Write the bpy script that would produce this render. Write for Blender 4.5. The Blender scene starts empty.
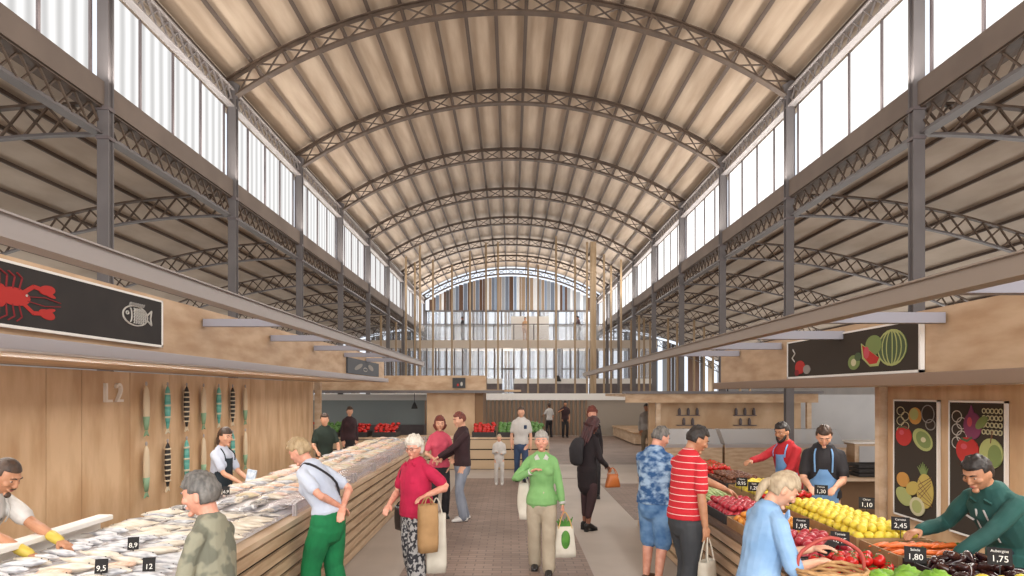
import bpy, math, random
import numpy as np
from mathutils import Vector, Matrix, noise
PI = math.pi
V = Vector
rnd = random.Random(7)
S = bpy.context.scene
COL = S.collection

# ------------------------------------------------------------------ camera, world, light, exposure
cam_d = bpy.data.cameras.new('camera')
cam_d.sensor_width = 36.0
cam_d.lens = 36.0 * 700 / 1024
cam_d.shift_y = (393 - 288) / 1024
cam_d.shift_x = (512 - 511) / 1024
cam_d.clip_end = 500
cam = bpy.data.objects.new('camera', cam_d)
cam.location = (0, 0, 2.1)
cam.rotation_euler = (PI / 2, 0, 0)
COL.objects.link(cam)
S.camera = cam
S.view_settings.view_transform = 'Standard'
S.view_settings.look = 'None'
S.view_settings.gamma = 1
S.view_settings.use_curve_mapping = False
S.view_settings.exposure = 0.58
try:
    S.cycles.use_denoising = True
    S.cycles.max_bounces = 8
    S.cycles.diffuse_bounces = 5
    S.cycles.glossy_bounces = 3
    S.cycles.transmission_bounces = 6
    S.cycles.transparent_max_bounces = 12
    S.cycles.sample_clamp_indirect = 4
    S.cycles.caustics_reflective = False
    S.cycles.caustics_refractive = False
except Exception:
    pass
W = bpy.data.worlds.new('overcast_sky')
S.world = W
W.use_nodes = True
bg = W.node_tree.nodes['Background']
bg.inputs[0].default_value = (0.84, 0.90, 1.0, 1)
bg.inputs[1].default_value = .85

WIN_R, WIN_L = 1.1, .74          # daylight through the clerestory, right side is the sunny one

def area(name, loc, rot, sx, sy, power, col=(1, .96, .9)):
    d = bpy.data.lights.new(name, 'AREA')
    d.shape = 'RECTANGLE'; d.size = sx; d.size_y = sy; d.energy = power; d.color = col
    o = bpy.data.objects.new(name, d); o.location = loc; o.rotation_euler = rot
    COL.objects.link(o)
    return o
# daylight through the open entrance gable behind the viewer
area('entrance_daylight', (0, -7.5, 5.2), (math.radians(84), 0, 0), 12, 8, 1500, (1, .97, .93))
# added fill along the solid outer walls, brightens the two side aisles
area('left_aisle_fill', (-15.9, 24, 2.2), (0, math.radians(-112), 0), 3.0, 56, 1050, (1, .97, .93))
area('right_aisle_fill', (15.9, 24, 2.2), (0, math.radians(112), 0), 3.0, 56, 1600, (1, .97, .93))
# daylight through the glazed rear facade
area('rear_facade_daylight', (0, 51.6, 6.0), (math.radians(-97), 0, 0), 12, 7, 850, (1, .97, .93))
# daylight falling in through the two rows of clerestory windows
area('clerestory_daylight_left', (-6.28, 23, 7.86), (0, math.radians(-90), 0), 1.7, 57, 520, (1, .985, .97))
area('clerestory_daylight_right', (6.28, 23, 7.86), (0, math.radians(90), 0), 1.7, 57, 950, (1, .98, .95))
# added upward fill above the clerestory ledge, brightens the vault edges; no fixtures
area('vault_edge_fill_left', (-6.15, 23, 7.06), (0, math.radians(170), 0), .25, 57, 500, (1, .96, .9))
area('vault_edge_fill_right', (6.15, 23, 7.06), (0, math.radians(-170), 0), .25, 57, 640, (1, .97, .92))
# soft fill added under the two canopies to light the goods, no fixtures
area('canopy_fill_left', (-3.9, 9.5, 2.36), (0, math.radians(-22), 0), .25, 14, 130, (1, .95, .88))
area('canopy_fill_right', (3.9, 6.5, 2.16), (0, math.radians(22), 0), .25, 8, 90, (1, .96, .9))
area('nave_fill', (0, 24, 8.6), (0, 0, 0), 9, 24, 240, (1, .96, .9))  # added overhead fill for the nave, no lamp hangs here

# ------------------------------------------------------------------ helpers
def lin(c):
    if isinstance(c, str):
        c = tuple(int(c[i:i + 2], 16) for i in (0, 2, 4))
    return tuple(((x / 255) / 12.92 if x / 255 <= .04045 else ((x / 255 + .055) / 1.055) ** 2.4) for x in c) + (1,)

MATS = {}
def mat(name, col, rough=.6, metal=0, col2=None, scale=(6, 6, 6), det=3, bump=0, bscale=30, kind='noise', lo=.35, hi=.65,
        alpha=None, emit=None, estr=0, spec=None, transm=None, trl=None):
    if name in MATS: return MATS[name]
    m = bpy.data.materials.new(name); m.use_nodes = True
    nt = m.node_tree; b = nt.nodes['Principled BSDF']
    b.inputs['Base Color'].default_value = lin(col)
    b.inputs['Roughness'].default_value = rough
    b.inputs['Metallic'].default_value = metal
    if spec is not None: b.inputs['Specular IOR Level'].default_value = spec
    if transm: b.inputs['Transmission Weight'].default_value = transm
    if alpha is not None: b.inputs['Alpha'].default_value = alpha
    if emit:
        b.inputs['Emission Color'].default_value = lin(emit); b.inputs['Emission Strength'].default_value = estr
    tc = nt.nodes.new('ShaderNodeTexCoord')
    if col2 is not None:
        mp = nt.nodes.new('ShaderNodeMapping'); mp.inputs['Scale'].default_value = scale
        nt.links.new(tc.outputs['Object'], mp.inputs['Vector'])
        rp = nt.nodes.new('ShaderNodeValToRGB')
        rp.color_ramp.elements[0].position = lo; rp.color_ramp.elements[0].color = lin(col)
        rp.color_ramp.elements[1].position = hi; rp.color_ramp.elements[1].color = lin(col2)
        if kind == 'noise':
            t = nt.nodes.new('ShaderNodeTexNoise'); t.inputs['Scale'].default_value = 1; t.inputs['Detail'].default_value = det
            out = t.outputs['Fac']
        elif kind == 'voronoi':
            t = nt.nodes.new('ShaderNodeTexVoronoi'); t.inputs['Scale'].default_value = 1; out = t.outputs['Distance']
        else:
            t = nt.nodes.new('ShaderNodeTexWave'); t.wave_type = 'BANDS'; t.bands_direction = kind; t.inputs['Scale'].default_value = 1
            t.inputs['Distortion'].default_value = det; t.inputs['Detail'].default_value = 1; out = t.outputs['Fac']
        nt.links.new(mp.outputs[0], t.inputs['Vector'])
        nt.links.new(out, rp.inputs[0]); nt.links.new(rp.outputs[0], b.inputs['Base Color'])
    if bump:
        n2 = nt.nodes.new('ShaderNodeTexNoise'); n2.inputs['Scale'].default_value = bscale; n2.inputs['Detail'].default_value = 3
        nt.links.new(tc.outputs['Object'], n2.inputs['Vector'])
        bp = nt.nodes.new('ShaderNodeBump'); bp.inputs['Strength'].default_value = bump; bp.inputs['Distance'].default_value = .02
        nt.links.new(n2.outputs['Fac'], bp.inputs['Height']); nt.links.new(bp.outputs[0], b.inputs['Normal'])
    MATS[name] = m
    return m

def rgb(m, sock, val): m.node_tree.nodes['Principled BSDF'].inputs[sock].default_value = val

TMP = bpy.data.scenes.new('workshop')
def evaluated(o):
    TMP.collection.objects.link(o); vl = TMP.view_layers[0]; vl.update()
    me = bpy.data.meshes.new_from_object(o.evaluated_get(vl.depsgraph))
    bpy.data.objects.remove(o)
    return me

class MB:
    """collects geometry, then links it as ONE mesh object"""
    def __init__(s): s.v = []; s.f = []; s.m = []; s.s = []
    def add(s, vs, fs, mi=0, sm=False):
        o = len(s.v); s.v += [tuple(p) for p in vs]
        for f in fs: s.f.append(tuple(i + o for i in f)); s.m.append(mi); s.s.append(sm)
        return s
    def box(s, x0, x1, y0, y1, z0, z1, mi=0):
        vs = [(x, y, z) for x in (x0, x1) for y in (y0, y1) for z in (z0, z1)]
        return s.add(vs, [(0, 1, 3, 2), (4, 6, 7, 5), (0, 4, 5, 1), (2, 3, 7, 6), (0, 2, 6, 4), (1, 5, 7, 3)], mi)
    def bar(s, a, b, w, h, mi=0, up=(0, 0, 1)):
        a = V(a); b = V(b); t = (b - a).normalized(); up = V(up)
        x = t.cross(up)
        if x.length < 1e-4: x = t.cross(V((0, 1, 0)))
        x.normalize(); z = x.cross(t)
        vs = [p + x * (i * w / 2) + z * (j * h / 2) for p in (a, b) for i, j in ((-1, -1), (1, -1), (1, 1), (-1, 1))]
        return s.add(vs, [(0, 3, 2, 1), (4, 5, 6, 7), (0, 1, 5, 4), (1, 2, 6, 5), (2, 3, 7, 6), (3, 0, 4, 7)], mi)
    def tube(s, pts, rads, side=None, seg=10, mi=0, cap=True, sub=1, arc=None):
        pts = [V(p) for p in pts]; rads = [(r, r) if not isinstance(r, (tuple, list)) else tuple(r) for r in rads]
        if sub > 1 and len(pts) > 2:
            P = []; R = []
            n = len(pts)
            for i in range(n - 1):
                p0, p1, p2, p3 = pts[max(i - 1, 0)], pts[i], pts[i + 1], pts[min(i + 2, n - 1)]
                q0, q1, q2, q3 = rads[max(i - 1, 0)], rads[i], rads[i + 1], rads[min(i + 2, n - 1)]
                for k in range(sub):
                    t = k / sub
                    cr = lambda a, b, c, d: .5 * (2 * b + (c - a) * t + (2 * a - 5 * b + 4 * c - d) * t * t + (3 * b - a - 3 * c + d) * t ** 3)
                    P.append(V([cr(p0[j], p1[j], p2[j], p3[j]) for j in range(3)]))
                    R.append(tuple(max(1e-4, cr(q0[j], q1[j], q2[j], q3[j])) for j in range(2)))
            P.append(pts[-1]); R.append(rads[-1]); pts, rads = P, R
        n = len(pts); rings = []
        T = [(pts[min(i + 1, n - 1)] - pts[max(i - 1, 0)]).normalized() for i in range(n)]
        sd = V(side) if side is not None else None
        if sd is None:
            sd = T[0].cross(V((0, 0, 1)))
            if sd.length < .05: sd = T[0].cross(V((0, 1, 0)))
        if cap:
            e = (.55, .62), (.9, .3)
            r0, r1 = rads[0], rads[-1]
            a = [(pts[0] - T[0] * min(r0) * .95, (r0[0] * .35, r0[1] * .35)), (pts[0] - T[0] * min(r0) * .6, (r0[0] * .78, r0[1] * .78))]
            z = [(pts[-1] + T[-1] * min(r1) * .6, (r1[0] * .78, r1[1] * .78)), (pts[-1] + T[-1] * min(r1) * .95, (r1[0] * .35, r1[1] * .35))]
            pts = [a[0][0], a[1][0]] + pts + [z[0][0], z[1][0]]
            rads = [a[0][1], a[1][1]] + rads + [z[0][1], z[1][1]]
            T = [T[0], T[0]] + T + [T[-1], T[-1]]
        a0, a1 = arc if arc else (0, 2 * PI)
        cnt = seg if not arc else seg + 1
        for p, r, t in zip(pts, rads, T):
            x = (sd - t * sd.dot(t)); x.normalize(); sd = x if side is None else sd; y = t.cross(x)
            rings.append([p + x * (math.cos(a0 + (a1 - a0) * k / seg) * r[0]) + y * (math.sin(a0 + (a1 - a0) * k / seg) * r[1]) for k in range(cnt)])
        vs = [p for r in rings for p in r]; fs = []
        for i in range(len(rings) - 1):
            for k in range(seg):
                k2 = (k + 1) % cnt
                fs.append((i * cnt + k, i * cnt + k2, (i + 1) * cnt + k2, (i + 1) * cnt + k))
        if not arc:
            fs.append(tuple(range(seg))[::-1]); fs.append(tuple((len(rings) - 1) * cnt + k for k in range(seg)))
        return s.add(vs, fs, mi, True)
    def ball(s, c, r, R=None, su=14, sv=9, mi=0, fn=None):
        if not isinstance(r, (tuple, list)): r = (r, r, r)
        c = V(c); vs = []
        def tr(x, y, z):
            if fn: x, y, z = fn(x, y, z)
            p = V((x * r[0], y * r[1], z * r[2]))
            return c + (R @ p if R else p)
        vs.append(tr(0, 0, 1))
        for i in range(1, sv):
            a = PI * i / sv
            for k in range(su):
                b = 2 * PI * k / su
                vs.append(tr(math.sin(a) * math.cos(b), math.sin(a) * math.sin(b), math.cos(a)))
        vs.append(tr(0, 0, -1)); n = len(vs) - 1; fs = []
        for k in range(su):
            k2 = (k + 1) % su
            fs.append((0, 1 + k, 1 + k2)); fs.append((n, 1 + (sv - 2) * su + k2, 1 + (sv - 2) * su + k))
            for i in range(sv - 2):
                fs.append((1 + i * su + k, 1 + (i + 1) * su + k, 1 + (i + 1) * su + k2, 1 + i * su + k2))
        return s.add(vs, fs, mi, True)
    def lathe(s, prof, c=(0, 0, 0), seg=16, mi=0, R=None):
        c = V(c); vs = []
        for r, z in prof:
            for k in range(seg):
                p = V((r * math.cos(2 * PI * k / seg), r * math.sin(2 * PI * k / seg), z))
                vs.append(c + (R @ p if R else p))
        fs = [(i * seg + k, i * seg + (k + 1) % seg, (i + 1) * seg + (k + 1) % seg, (i + 1) * seg + k) for i in range(len(prof) - 1) for k in range(seg)]
        fs.append(tuple(range(seg))[::-1]); fs.append(tuple((len(prof) - 1) * seg + k for k in range(seg)))
        return s.add(vs, fs, mi, True)
    def prism(s, poly, o, u, w, d, mi=0):
        """polygon in the plane (o,u,w) given thickness along d"""
        o = V(o); u = V(u); w = V(w); d = V(d); n = len(poly)
        vs = [o + u * a + w * b for a, b in poly] + [o + u * a + w * b + d for a, b in poly]
        fs = [tuple(range(n))[::-1], tuple(range(n, 2 * n))] + [(i, (i + 1) % n, n + (i + 1) % n, n + i) for i in range(n)]
        return s.add(vs, fs, mi)
    def mesh(s, name, mats):
        me = bpy.data.meshes.new(name); me.from_pydata(s.v, [], s.f)
        for m in (mats if isinstance(mats, (list, tuple)) else [mats]): me.materials.append(m)
        me.polygons.foreach_set('material_index', s.m); me.polygons.foreach_set('use_smooth', s.s)
        me.update()
        return me
    def build(s, name, mats, parent=None, loc=(0, 0, 0)):
        o = bpy.data.objects.new(name, s.mesh(name, mats)); o.location = loc; COL.objects.link(o)
        if parent: o.parent = parent
        return o

def bevel(o, w=.008, seg=2):
    m = o.modifiers.new('bevel', 'BEVEL'); m.width = w; m.segments = seg; m.limit_method = 'ANGLE'; return o
def tag(o, label=None, cat=None, group=None, kind=None):
    if label: o['label'] = label
    if cat: o['category'] = cat
    if group: o['group'] = group
    if kind: o['kind'] = kind
    return o
def thing(name, label, cat, loc=(0, 0, 0), rz=0, group=None):
    o = bpy.data.objects.new(name, None); o.empty_display_size = .2; COL.objects.link(o)
    o.location = loc; o.rotation_euler = (0, 0, rz)
    return tag(o, label, cat, group)
def struct(o): o['kind'] = 'structure'; return o
def dup(root, loc, rot=None, label=None, group=None, scale=None):
    r = root.copy(); COL.objects.link(r); r.location = loc
    if rot is not None: r.rotation_euler = rot if isinstance(rot, (tuple, list, V)) else (0, 0, rot)
    if scale: r.scale = scale if isinstance(scale, (tuple, list)) else (scale,) * 3
    if label: r['label'] = label
    if group: r['group'] = group
    for ch in list(root.children):
        c = ch.copy(); COL.objects.link(c); c.parent = r
        for g in ch.children:
            d = g.copy(); COL.objects.link(d); d.parent = c
    return r
def text_mesh(txt, size, extr, M, mats, name, parent=None):
    cu = bpy.data.curves.new(name, 'FONT'); cu.body = txt; cu.size = size; cu.extrude = extr; cu.align_x = 'CENTER'; cu.align_y = 'CENTER'
    t = bpy.data.objects.new('tmp', cu)
    me = evaluated(t); me.name = name; me.transform(M)
    me.materials.clear(); me.materials.append(mats)
    o = bpy.data.objects.new(name, me); COL.objects.link(o)
    if parent: o.parent = parent
    return o
ORD = ['nearest', 'second nearest', 'third nearest', 'fourth nearest', 'fifth nearest', 'sixth nearest', 'seventh nearest', 'eighth nearest', 'ninth nearest', 'tenth nearest', 'eleventh nearest', 'twelfth nearest']

# ------------------------------------------------------------------ shared materials
M_WOOD = mat('plywood', 'c6a888', .55, col2='ac8a68', scale=(3, 1.6, 7), det=5, bump=.05, bscale=20)
M_WOODV = mat('upright_ply', 'd0b08c', .5, col2='b6926c', scale=(2, 4, 1.2), det=6, bump=.05, bscale=20)
M_WOODL = mat('light_timber', 'd0b89d', .55, col2='bd9f80', scale=(5, 1.5, 8), det=4)
M_SLAT = mat('slat_timber', 'c8ad8e', .5, col2='b09173', scale=(4, 2, 20), det=4)
M_DARKGAP = mat('shadow_board', '3a2c22', .8)
M_IRON = mat('painted_iron', '6b6161', .6, metal=0, col2='5a5050', scale=(2, 2, 2))
M_IRONB = mat('blue_grey_paint', '6b6564', .5, col2='5b5554', scale=(1, 1, 1))
M_LATT = mat('brown_lattice_iron', '5c4a3c', .6, col2='4a3b30', scale=(3, 3, 3))
M_CEIL = mat('vault_boards', 'bda892', .7, col2='9c8670', scale=(3.5, .35, 3.5), det=5, lo=.3, hi=.7)
M_CEILA = mat('aisle_boards', 'bdaf9f', .75, col2='a89887', scale=(1.2, .5, 1.2), det=5)
M_PURL = mat('purlin_iron', '57483e', .7)
M_BEIGE = mat('painted_plaster_beam', '786a60', .8, col2='6c5f56', scale=(1, 1, 1))
M_STEEL = mat('pale_steel', 'a39b98', .5)
M_RAIL = mat('rail_grey', '9a918d', .5)
M_ARM = mat('arm_grey', '86838a', .5)
M_EDGE = mat('canopy_edge_grey', 'aaa5a9', .45)
M_BOARD = mat('chalkboard', '322d2b', .85, col2='282423', scale=(2, 2, 2))
M_WHITE = mat('white_paint', 'e8e4de', .5)
M_WALL = mat('pale_grey_wall', 'b9b8b8', .7, col2='aeadae', scale=(1, 1, 1))
M_BLACK = mat('black_plastic', '1d1b1c', .5)
M_CHALK = mat('chalk', 'e2ded6', .8)
M_CONC = mat('smooth_concrete', 'b3a89e', .6, col2='a3988e', scale=(.6, .6, .6), det=6, bump=.05, bscale=6)

def brick_mat():
    m = bpy.data.materials.new('brown_brick_paving'); m.use_nodes = True; nt = m.node_tree; b = nt.nodes['Principled BSDF']
    tc = nt.nodes.new('ShaderNodeTexCoord'); br = nt.nodes.new('ShaderNodeTexBrick')
    br.inputs['Color1'].default_value = lin('8f7b6f'); br.inputs['Color2'].default_value = lin('7f6b60'); br.inputs['Mortar'].default_value = lin('6c5c53')
    br.inputs['Scale'].default_value = 1; br.inputs['Brick Width'].default_value = .22; br.inputs['Row Height'].default_value = .11; br.inputs['Mortar Size'].default_value = .008
    nt.links.new(tc.outputs['Object'], br.inputs['Vector'])
    no = nt.nodes.new('ShaderNodeTexNoise'); no.inputs['Scale'].default_value = .8; no.inputs['Detail'].default_value = 6
    nt.links.new(tc.outputs['Object'], no.inputs['Vector'])
    mx = nt.nodes.new('ShaderNodeMix'); mx.data_type = 'RGBA'; mx.blend_type = 'OVERLAY'; mx.inputs[0].default_value = .5
    nt.links.new(br.outputs['Color'], mx.inputs[6]); nt.links.new(no.outputs['Fac'], mx.inputs[7]); nt.links.new(mx.outputs[2], b.inputs['Base Color'])
    bp = nt.nodes.new('ShaderNodeBump'); bp.inputs['Strength'].default_value = .35; bp.inputs['Distance'].default_value = .01; bp.invert = True
    nt.links.new(br.outputs['Fac'], bp.inputs['Height']); nt.links.new(bp.outputs[0], b.inputs['Normal'])
    b.inputs['Roughness'].default_value = .55
    return m
M_BRICK = brick_mat()

def pane_mat(name, strength, tint, rib):
    """backlit corrugated clerestory sheet"""
    m = bpy.data.materials.new(name); m.use_nodes = True; nt = m.node_tree; nt.nodes.remove(nt.nodes['Principled BSDF'])
    em = nt.nodes.new('ShaderNodeEmission'); out = nt.nodes['Material Output']
    tc = nt.nodes.new('ShaderNodeTexCoord'); wv = nt.nodes.new('ShaderNodeTexWave'); wv.bands_direction = 'Y'
    wv.inputs['Scale'].default_value = .95; wv.inputs['Distortion'].default_value = .4
    nt.links.new(tc.outputs['Object'], wv.inputs['Vector'])
    mr = nt.nodes.new('ShaderNodeMapRange');  mr.inputs[3].default_value = strength * rib; mr.inputs[4].default_value = strength
    nt.links.new(wv.outputs['Fac'], mr.inputs[0]); nt.links.new(mr.outputs[0], em.inputs[1])
    em.inputs[0].default_value = tint
    nt.links.new(em.outputs[0], out.inputs[0])
    return m
M_PANE_R = pane_mat('bright_corrugated_sheet', WIN_R, (1, .985, .96, 1), .72)
M_PANE_L = pane_mat('soft_corrugated_sheet', WIN_L, (1, .985, .975, 1), .62)
# ================================================================== THE HALL
BAY = 5.1
YA = [11.1 + BAY * k for k in range(-4, 9)]       # truss and column lines, -9.3 .. 51.9
YA = [y for y in YA if y > -6]
Y0, Y1 = -6.0, 51.9
RL = 11.4; ZC = -.5; TH0 = math.asin(6.35 / RL)
NP = 19
def arc(R, th): return (R * math.sin(th), ZC + R * math.cos(th))

# floor
f = MB(); f.box(-17, 17, Y0, 56, -.2, 0); struct(f.build('floor', M_CONC))
f = MB(); f.box(-1.28, .95, Y0, 17.2, .0, .006); f.box(-1.28, 2.6, 17.2, 17.2001, 0, .006); struct(f.build('floor_paving', M_BRICK))
f = MB(); f.box(-9, 7, 20.6, 34, 0, .006); struct(f.build('floor_paving_rear', M_BRICK))
f = MB(); f.box(2.05, 12, 11.6, 16.2, 0, .006); struct(f.build('floor_paving_right', M_BRICK))

# nave vault ceiling with its purlins
def curved_slab(R0, R1, n, y0, y1, th0=TH0):
    b = MB(); vs = []
    for i in range(n + 1):
        th = -th0 + 2 * th0 * i / n
        for R in (R0, R1):
            for y in (y0, y1):
                x, z = arc(R, th); vs.append((x, y, z))
    fs = []
    for i in range(n):
        a = 4 * i; c = a + 4
        fs += [(a, a + 1, c + 1, c), (a + 2, c + 2, c + 3, a + 3), (a, c, c + 2, a + 2), (a + 1, a + 3, c + 3, c + 1)]
    fs += [(0, 2, 3, 1), (4 * n, 4 * n + 1, 4 * n + 3, 4 * n + 2)]
    return b.add(vs, fs, 0, True)
RT = RL + .42
ceil = struct(curved_slab(RT + .14, RT + .24, 57, Y0, Y1).build('ceiling', M_CEIL))
for i in range(NP + 1):
    th = -TH0 + 2 * TH0 * i / NP
    x, z = arc(RT + .09, th); u = V((math.sin(th), 0, math.cos(th)))
    b = MB(); b.bar((x, Y0, z), (x, Y1, z), .05, .13, up=u); b.bar((x - u.x * .05, Y0, z - u.z * .05), (x - u.x * .05, Y1, z - u.z * .05), .09, .02, up=u)
    b.build('purlin', M_PURL, ceil)

# arched lattice trusses
def arch_truss_parts(root):
    for nm, R in (('lower_chord', RL), ('upper_chord', RT)):
        b = MB(); n = 57
        for i in range(n):
            t0 = -TH0 + 2 * TH0 * i / n; t1 = -TH0 + 2 * TH0 * (i + 1) / n
            x0, z0 = arc(R, t0); x1, z1 = arc(R, t1)
            u = V((math.sin(t0), 0, math.cos(t0))); s = -1 if nm[0] == 'l' else 1
            b.bar((x0, 0, z0), (x1, 0, z1), .2, .025, up=u)
            b.bar((x0 - s * u.x * .04, 0, z0 - s * u.z * .04), (x1 - s * u.x * .04, 0, z1 - s * u.z * .04), .03, .08, up=u)
        b.build(nm, M_LATT, root)
    b = MB()
    for i in range(NP + 1):
        t = -TH0 + 2 * TH0 * i / NP
        a = arc(RL, t); c = arc(RT, t); b.bar((a[0], 0, a[1]), (c[0], 0, c[1]), .08, .035, up=(1, 0, 0))
        if i < NP:
            t2 = -TH0 + 2 * TH0 * (i + 1) / NP; tm = (t + t2) / 2
            a2 = arc(RL, t2); c2 = arc(RT, t2)
            b.bar((a[0], .02, a[1]), (c2[0], .02, c2[1]), .03, .035, up=(0, 1, 0))
            b.bar((c[0], -.02, c[1]), (a2[0], -.02, a2[1]), .03, .035, up=(0, 1, 0))
    b.build('lattice', M_LATT, root)
    for s in (-1, 1):
        b = MB(); b.prism([(-.05, -.18), (.16, -.08), (.22, .22), (.05, .32), (-.05, .32)], (s * 6.5, -.03, 9.0), (-s, 0, 0), (0, 0, 1), (0, .06, 0))
        b.build('gusset_plate', M_IRONB, root)
vis = [y for y in YA if y > 11]
proto = None; n = 0
for y in YA:
    if y < 11: lab = 'arched brown lattice truss overhead nearer than the framed vault'
    else: lab = 'arched brown lattice truss of the vault, %s of the row' % ORD[n]; n += 1
    if y < 5: continue
    if proto is None:
        proto = thing('arched_truss', lab, 'roof truss', (0, y, 0), 0, 'arched trusses of the vault'); arch_truss_parts(proto)
    else: dup(proto, (0, y, 0), 0, lab)

# clerestory: springing lattice girder, windows, plaster beam, lower lattice girder
def lattice_run(b, x, y0, y1, z0, z1, cells, w=.02, th=.035, posts=True, mi=0):
    for i in range(cells):
        a = y0 + (y1 - y0) * i / cells; c = y0 + (y1 - y0) * (i + 1) / cells
        b.bar((x - .015, a, z0), (x - .015, c, z1), w, th, mi, up=(1, 0, 0)); b.bar((x + .015, a, z1), (x + .015, c, z0), w, th, mi, up=(1, 0, 0))
    if posts: b.bar((x, y0, z0), (x, y0, z1), .03, .06, mi, up=(1, 0, 0))
wn = 0
for s, side in ((-1, 'left'), (1, 'right')):
    g = thing('lattice_girder', 'pale lattice girder along the top of the %s clerestory windows' % side, 'girder', (s * 6.45, 0, 8.9), 0, 'clerestory top girders')
    b = MB(); b.box(-.08, .08, Y0, Y1, -.2, -.17); b.build('lower_chord', M_STEEL, g)
    b = MB(); b.box(-.08, .08, Y0, Y1, .17, .2); b.build('upper_chord', M_STEEL, g)
    b = MB(); lattice_run(b, 0, Y0, Y1, -.18, .18, 148, posts=False); b.build('lattice', M_STEEL, g)
    b = MB(); b.box(min(s * 6.4, s * 6.75), max(s * 6.4, s * 6.75), Y0, Y1, 6.62, 7.0); struct(b.build('trim_%s_clerestory_beam' % side, M_BEIGE))
    b = MB(); b.box(min(s * 6.62, s * 6.75), max(s * 6.62, s * 6.75), Y0, Y1, 8.72, 9.62); struct(b.build('wall_%s_eaves' % side, M_CEILA))
    g = thing('lattice_girder', 'brown lattice girder below the %s clerestory, running between the columns' % side, 'girder', (s * 6.52, 0, 6.4), 0, 'girders between the columns')
    b = MB(); b.box(-.09, .09, Y0, Y1, -.22, -.19); b.box(-.015, .015, Y0, Y1, -.19, -.12); b.build('lower_chord', M_IRONB, g)
    b = MB(); b.box(-.09, .09, Y0, Y1, .19, .21); b.build('upper_chord', M_LATT, g)
    b = MB(); lattice_run(b, 0, Y0, Y1, -.2, .2, 148, w=.025, th=.03, posts=False); b.build('lattice', M_LATT, g)
    for i in range(len(YA) - 1):
        ya, yb = YA[i] + .13, YA[i + 1] - .13
        wn += 1
        x = s * 6.62
        b = MB(); b.box(x - .01, x + .01, ya, yb, 7.0, 8.72)
        w = struct(b.build('window_%d' % wn, M_PANE_R if s > 0 else M_PANE_L))
        for k in (0, 1, 2, 3, 4):
            ym = ya + (yb - ya) * k / 4; b = MB(); b.box(min(x, x - s * .045), max(x, x - s * .045), ym - .025, ym + .025, 7.0, 8.72); b.build('mullion', M_IRON, w)
    # columns: each one an I-section with flanges, base and cap
cp = None
for s, side in ((-1, 'left'), (1, 'right')):
    n = 0
    for y in YA:
        if y < 5: continue
        if y > 11: lab = 'grey iron column on the %s of the hall, %s of its row' % (side, ORD[n]); n += 1
        else: lab = 'grey iron column on the %s before the framed ones' % side
        if y < 11: continue
        if cp is None:
            cp = thing('iron_column', lab, 'column', (s * 6.43, y, 0), 0, 'iron columns of the nave')
            b = MB(); b.box(-.09, .09, -.08, -.06, 0.25, 9.1); b.box(-.09, .09, .06, .08, .25, 9.1); b.box(-.055, .055, -.06, .06, .25, 9.1); b.build('shaft', M_IRONB, cp)
            b = MB(); b.box(-.2, .2, -.2, .2, 0, .05); b.box(-.16, .16, -.16, .16, .05, .25); b.build('base', M_IRON, cp)
            b = MB(); b.box(-.10, .10, -.10, .10, 6.1, 6.15); b.box(-.10, .10, -.10, .10, 6.56, 6.62); b.build('bracket', M_IRON, cp)
        else: dup(cp, (s * 6.43, y, 0), 0, lab)

# side aisles: curved half trusses, boarded ceilings, outer walls
def drop(d): return d * d / 30
for s, side in ((-1, 'left'), (1, 'right')):
    b = MB(); vs = []; n = 24
    for i in range(n + 1):
        d = 9.6 * i / n
        for dz in (0, .12):
            for y in (Y0, Y1): vs.append((s * (6.7 + d), y, 6.9 + dz - drop(d)))
    fs = []
    for i in range(n):
        a = 4 * i; c = a + 4; fs += [(a, a + 1, c + 1, c), (a + 2, c + 2, c + 3, a + 3)]
    b.add(vs, fs, 0, True)
    ce = struct(b.build('ceiling_%s_aisle' % side, M_CEILA))
    for i in range(11):
        d = .35 + 9.0 * i / 10
        b = MB(); b.box(s * (6.7 + d) - .02, s * (6.7 + d) + .02, Y0, Y1, 6.83 - drop(d), 6.9 - drop(d)); b.build('purlin', M_PURL, ce)
    b = MB(); b.box(min(s * 16.2, s * 16.5), max(s * 16.2, s * 16.5), Y0, 55, 0, 4.2); struct(b.build('wall_%s' % side, M_WALL))
def aisle_truss(root, s):
    n = 24
    for nm, z0, w, m in (('lower_chord', 6.2, .12, M_IRONB), ('upper_chord', 6.68, .12, M_LATT)):
        b = MB()
        for i in range(n):
            d0 = -.04 + 9.55 * i / n; d1 = -.04 + 9.55 * (i + 1) / n
            b.bar((s * (6.6 + d0), 0, z0 - drop(d0)), (s * (6.6 + d1), 0, z0 - drop(d1)), w, .04)
        b.build(nm, m, root)
    b = MB()
    for i in range(n):
        d0 = -.04 + 9.55 * i / n; d1 = -.04 + 9.55 * (i + 1) / n
        a0 = (s * (6.6 + d0), .02, 6.2 - drop(d0)); a1 = (s * (6.6 + d1), .02, 6.2 - drop(d1)); c0 = (s * (6.6 + d0), .02, 6.66 - drop(d0)); c1 = (s * (6.6 + d1), .02, 6.66 - drop(d1))
        am = tuple((p + q) / 2 for p, q in zip(a0, a1)); cm = tuple((p + q) / 2 for p, q in zip(c0, c1))
        for p, q in ((a0, c1), (c0, a1)): b.bar(p, q, .03, .04, up=(0, 1, 0))
    b.build('lattice', M_LATT, root)
for s, side in ((-1, 'left'), (1, 'right')):
    pr = None; n = 0
    for y in YA:
        if y < 5: continue
        lab = 'curved lattice half truss over the %s aisle, %s of its row' % (side, ORD[n]); n += 1
        if pr is None: pr = thing('half_truss', lab, 'roof truss', (0, y, 0), 0, 'half trusses of the %s aisle' % side); aisle_truss(pr, s)
        else: dup(pr, (0, y, 0), 0, lab)

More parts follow.
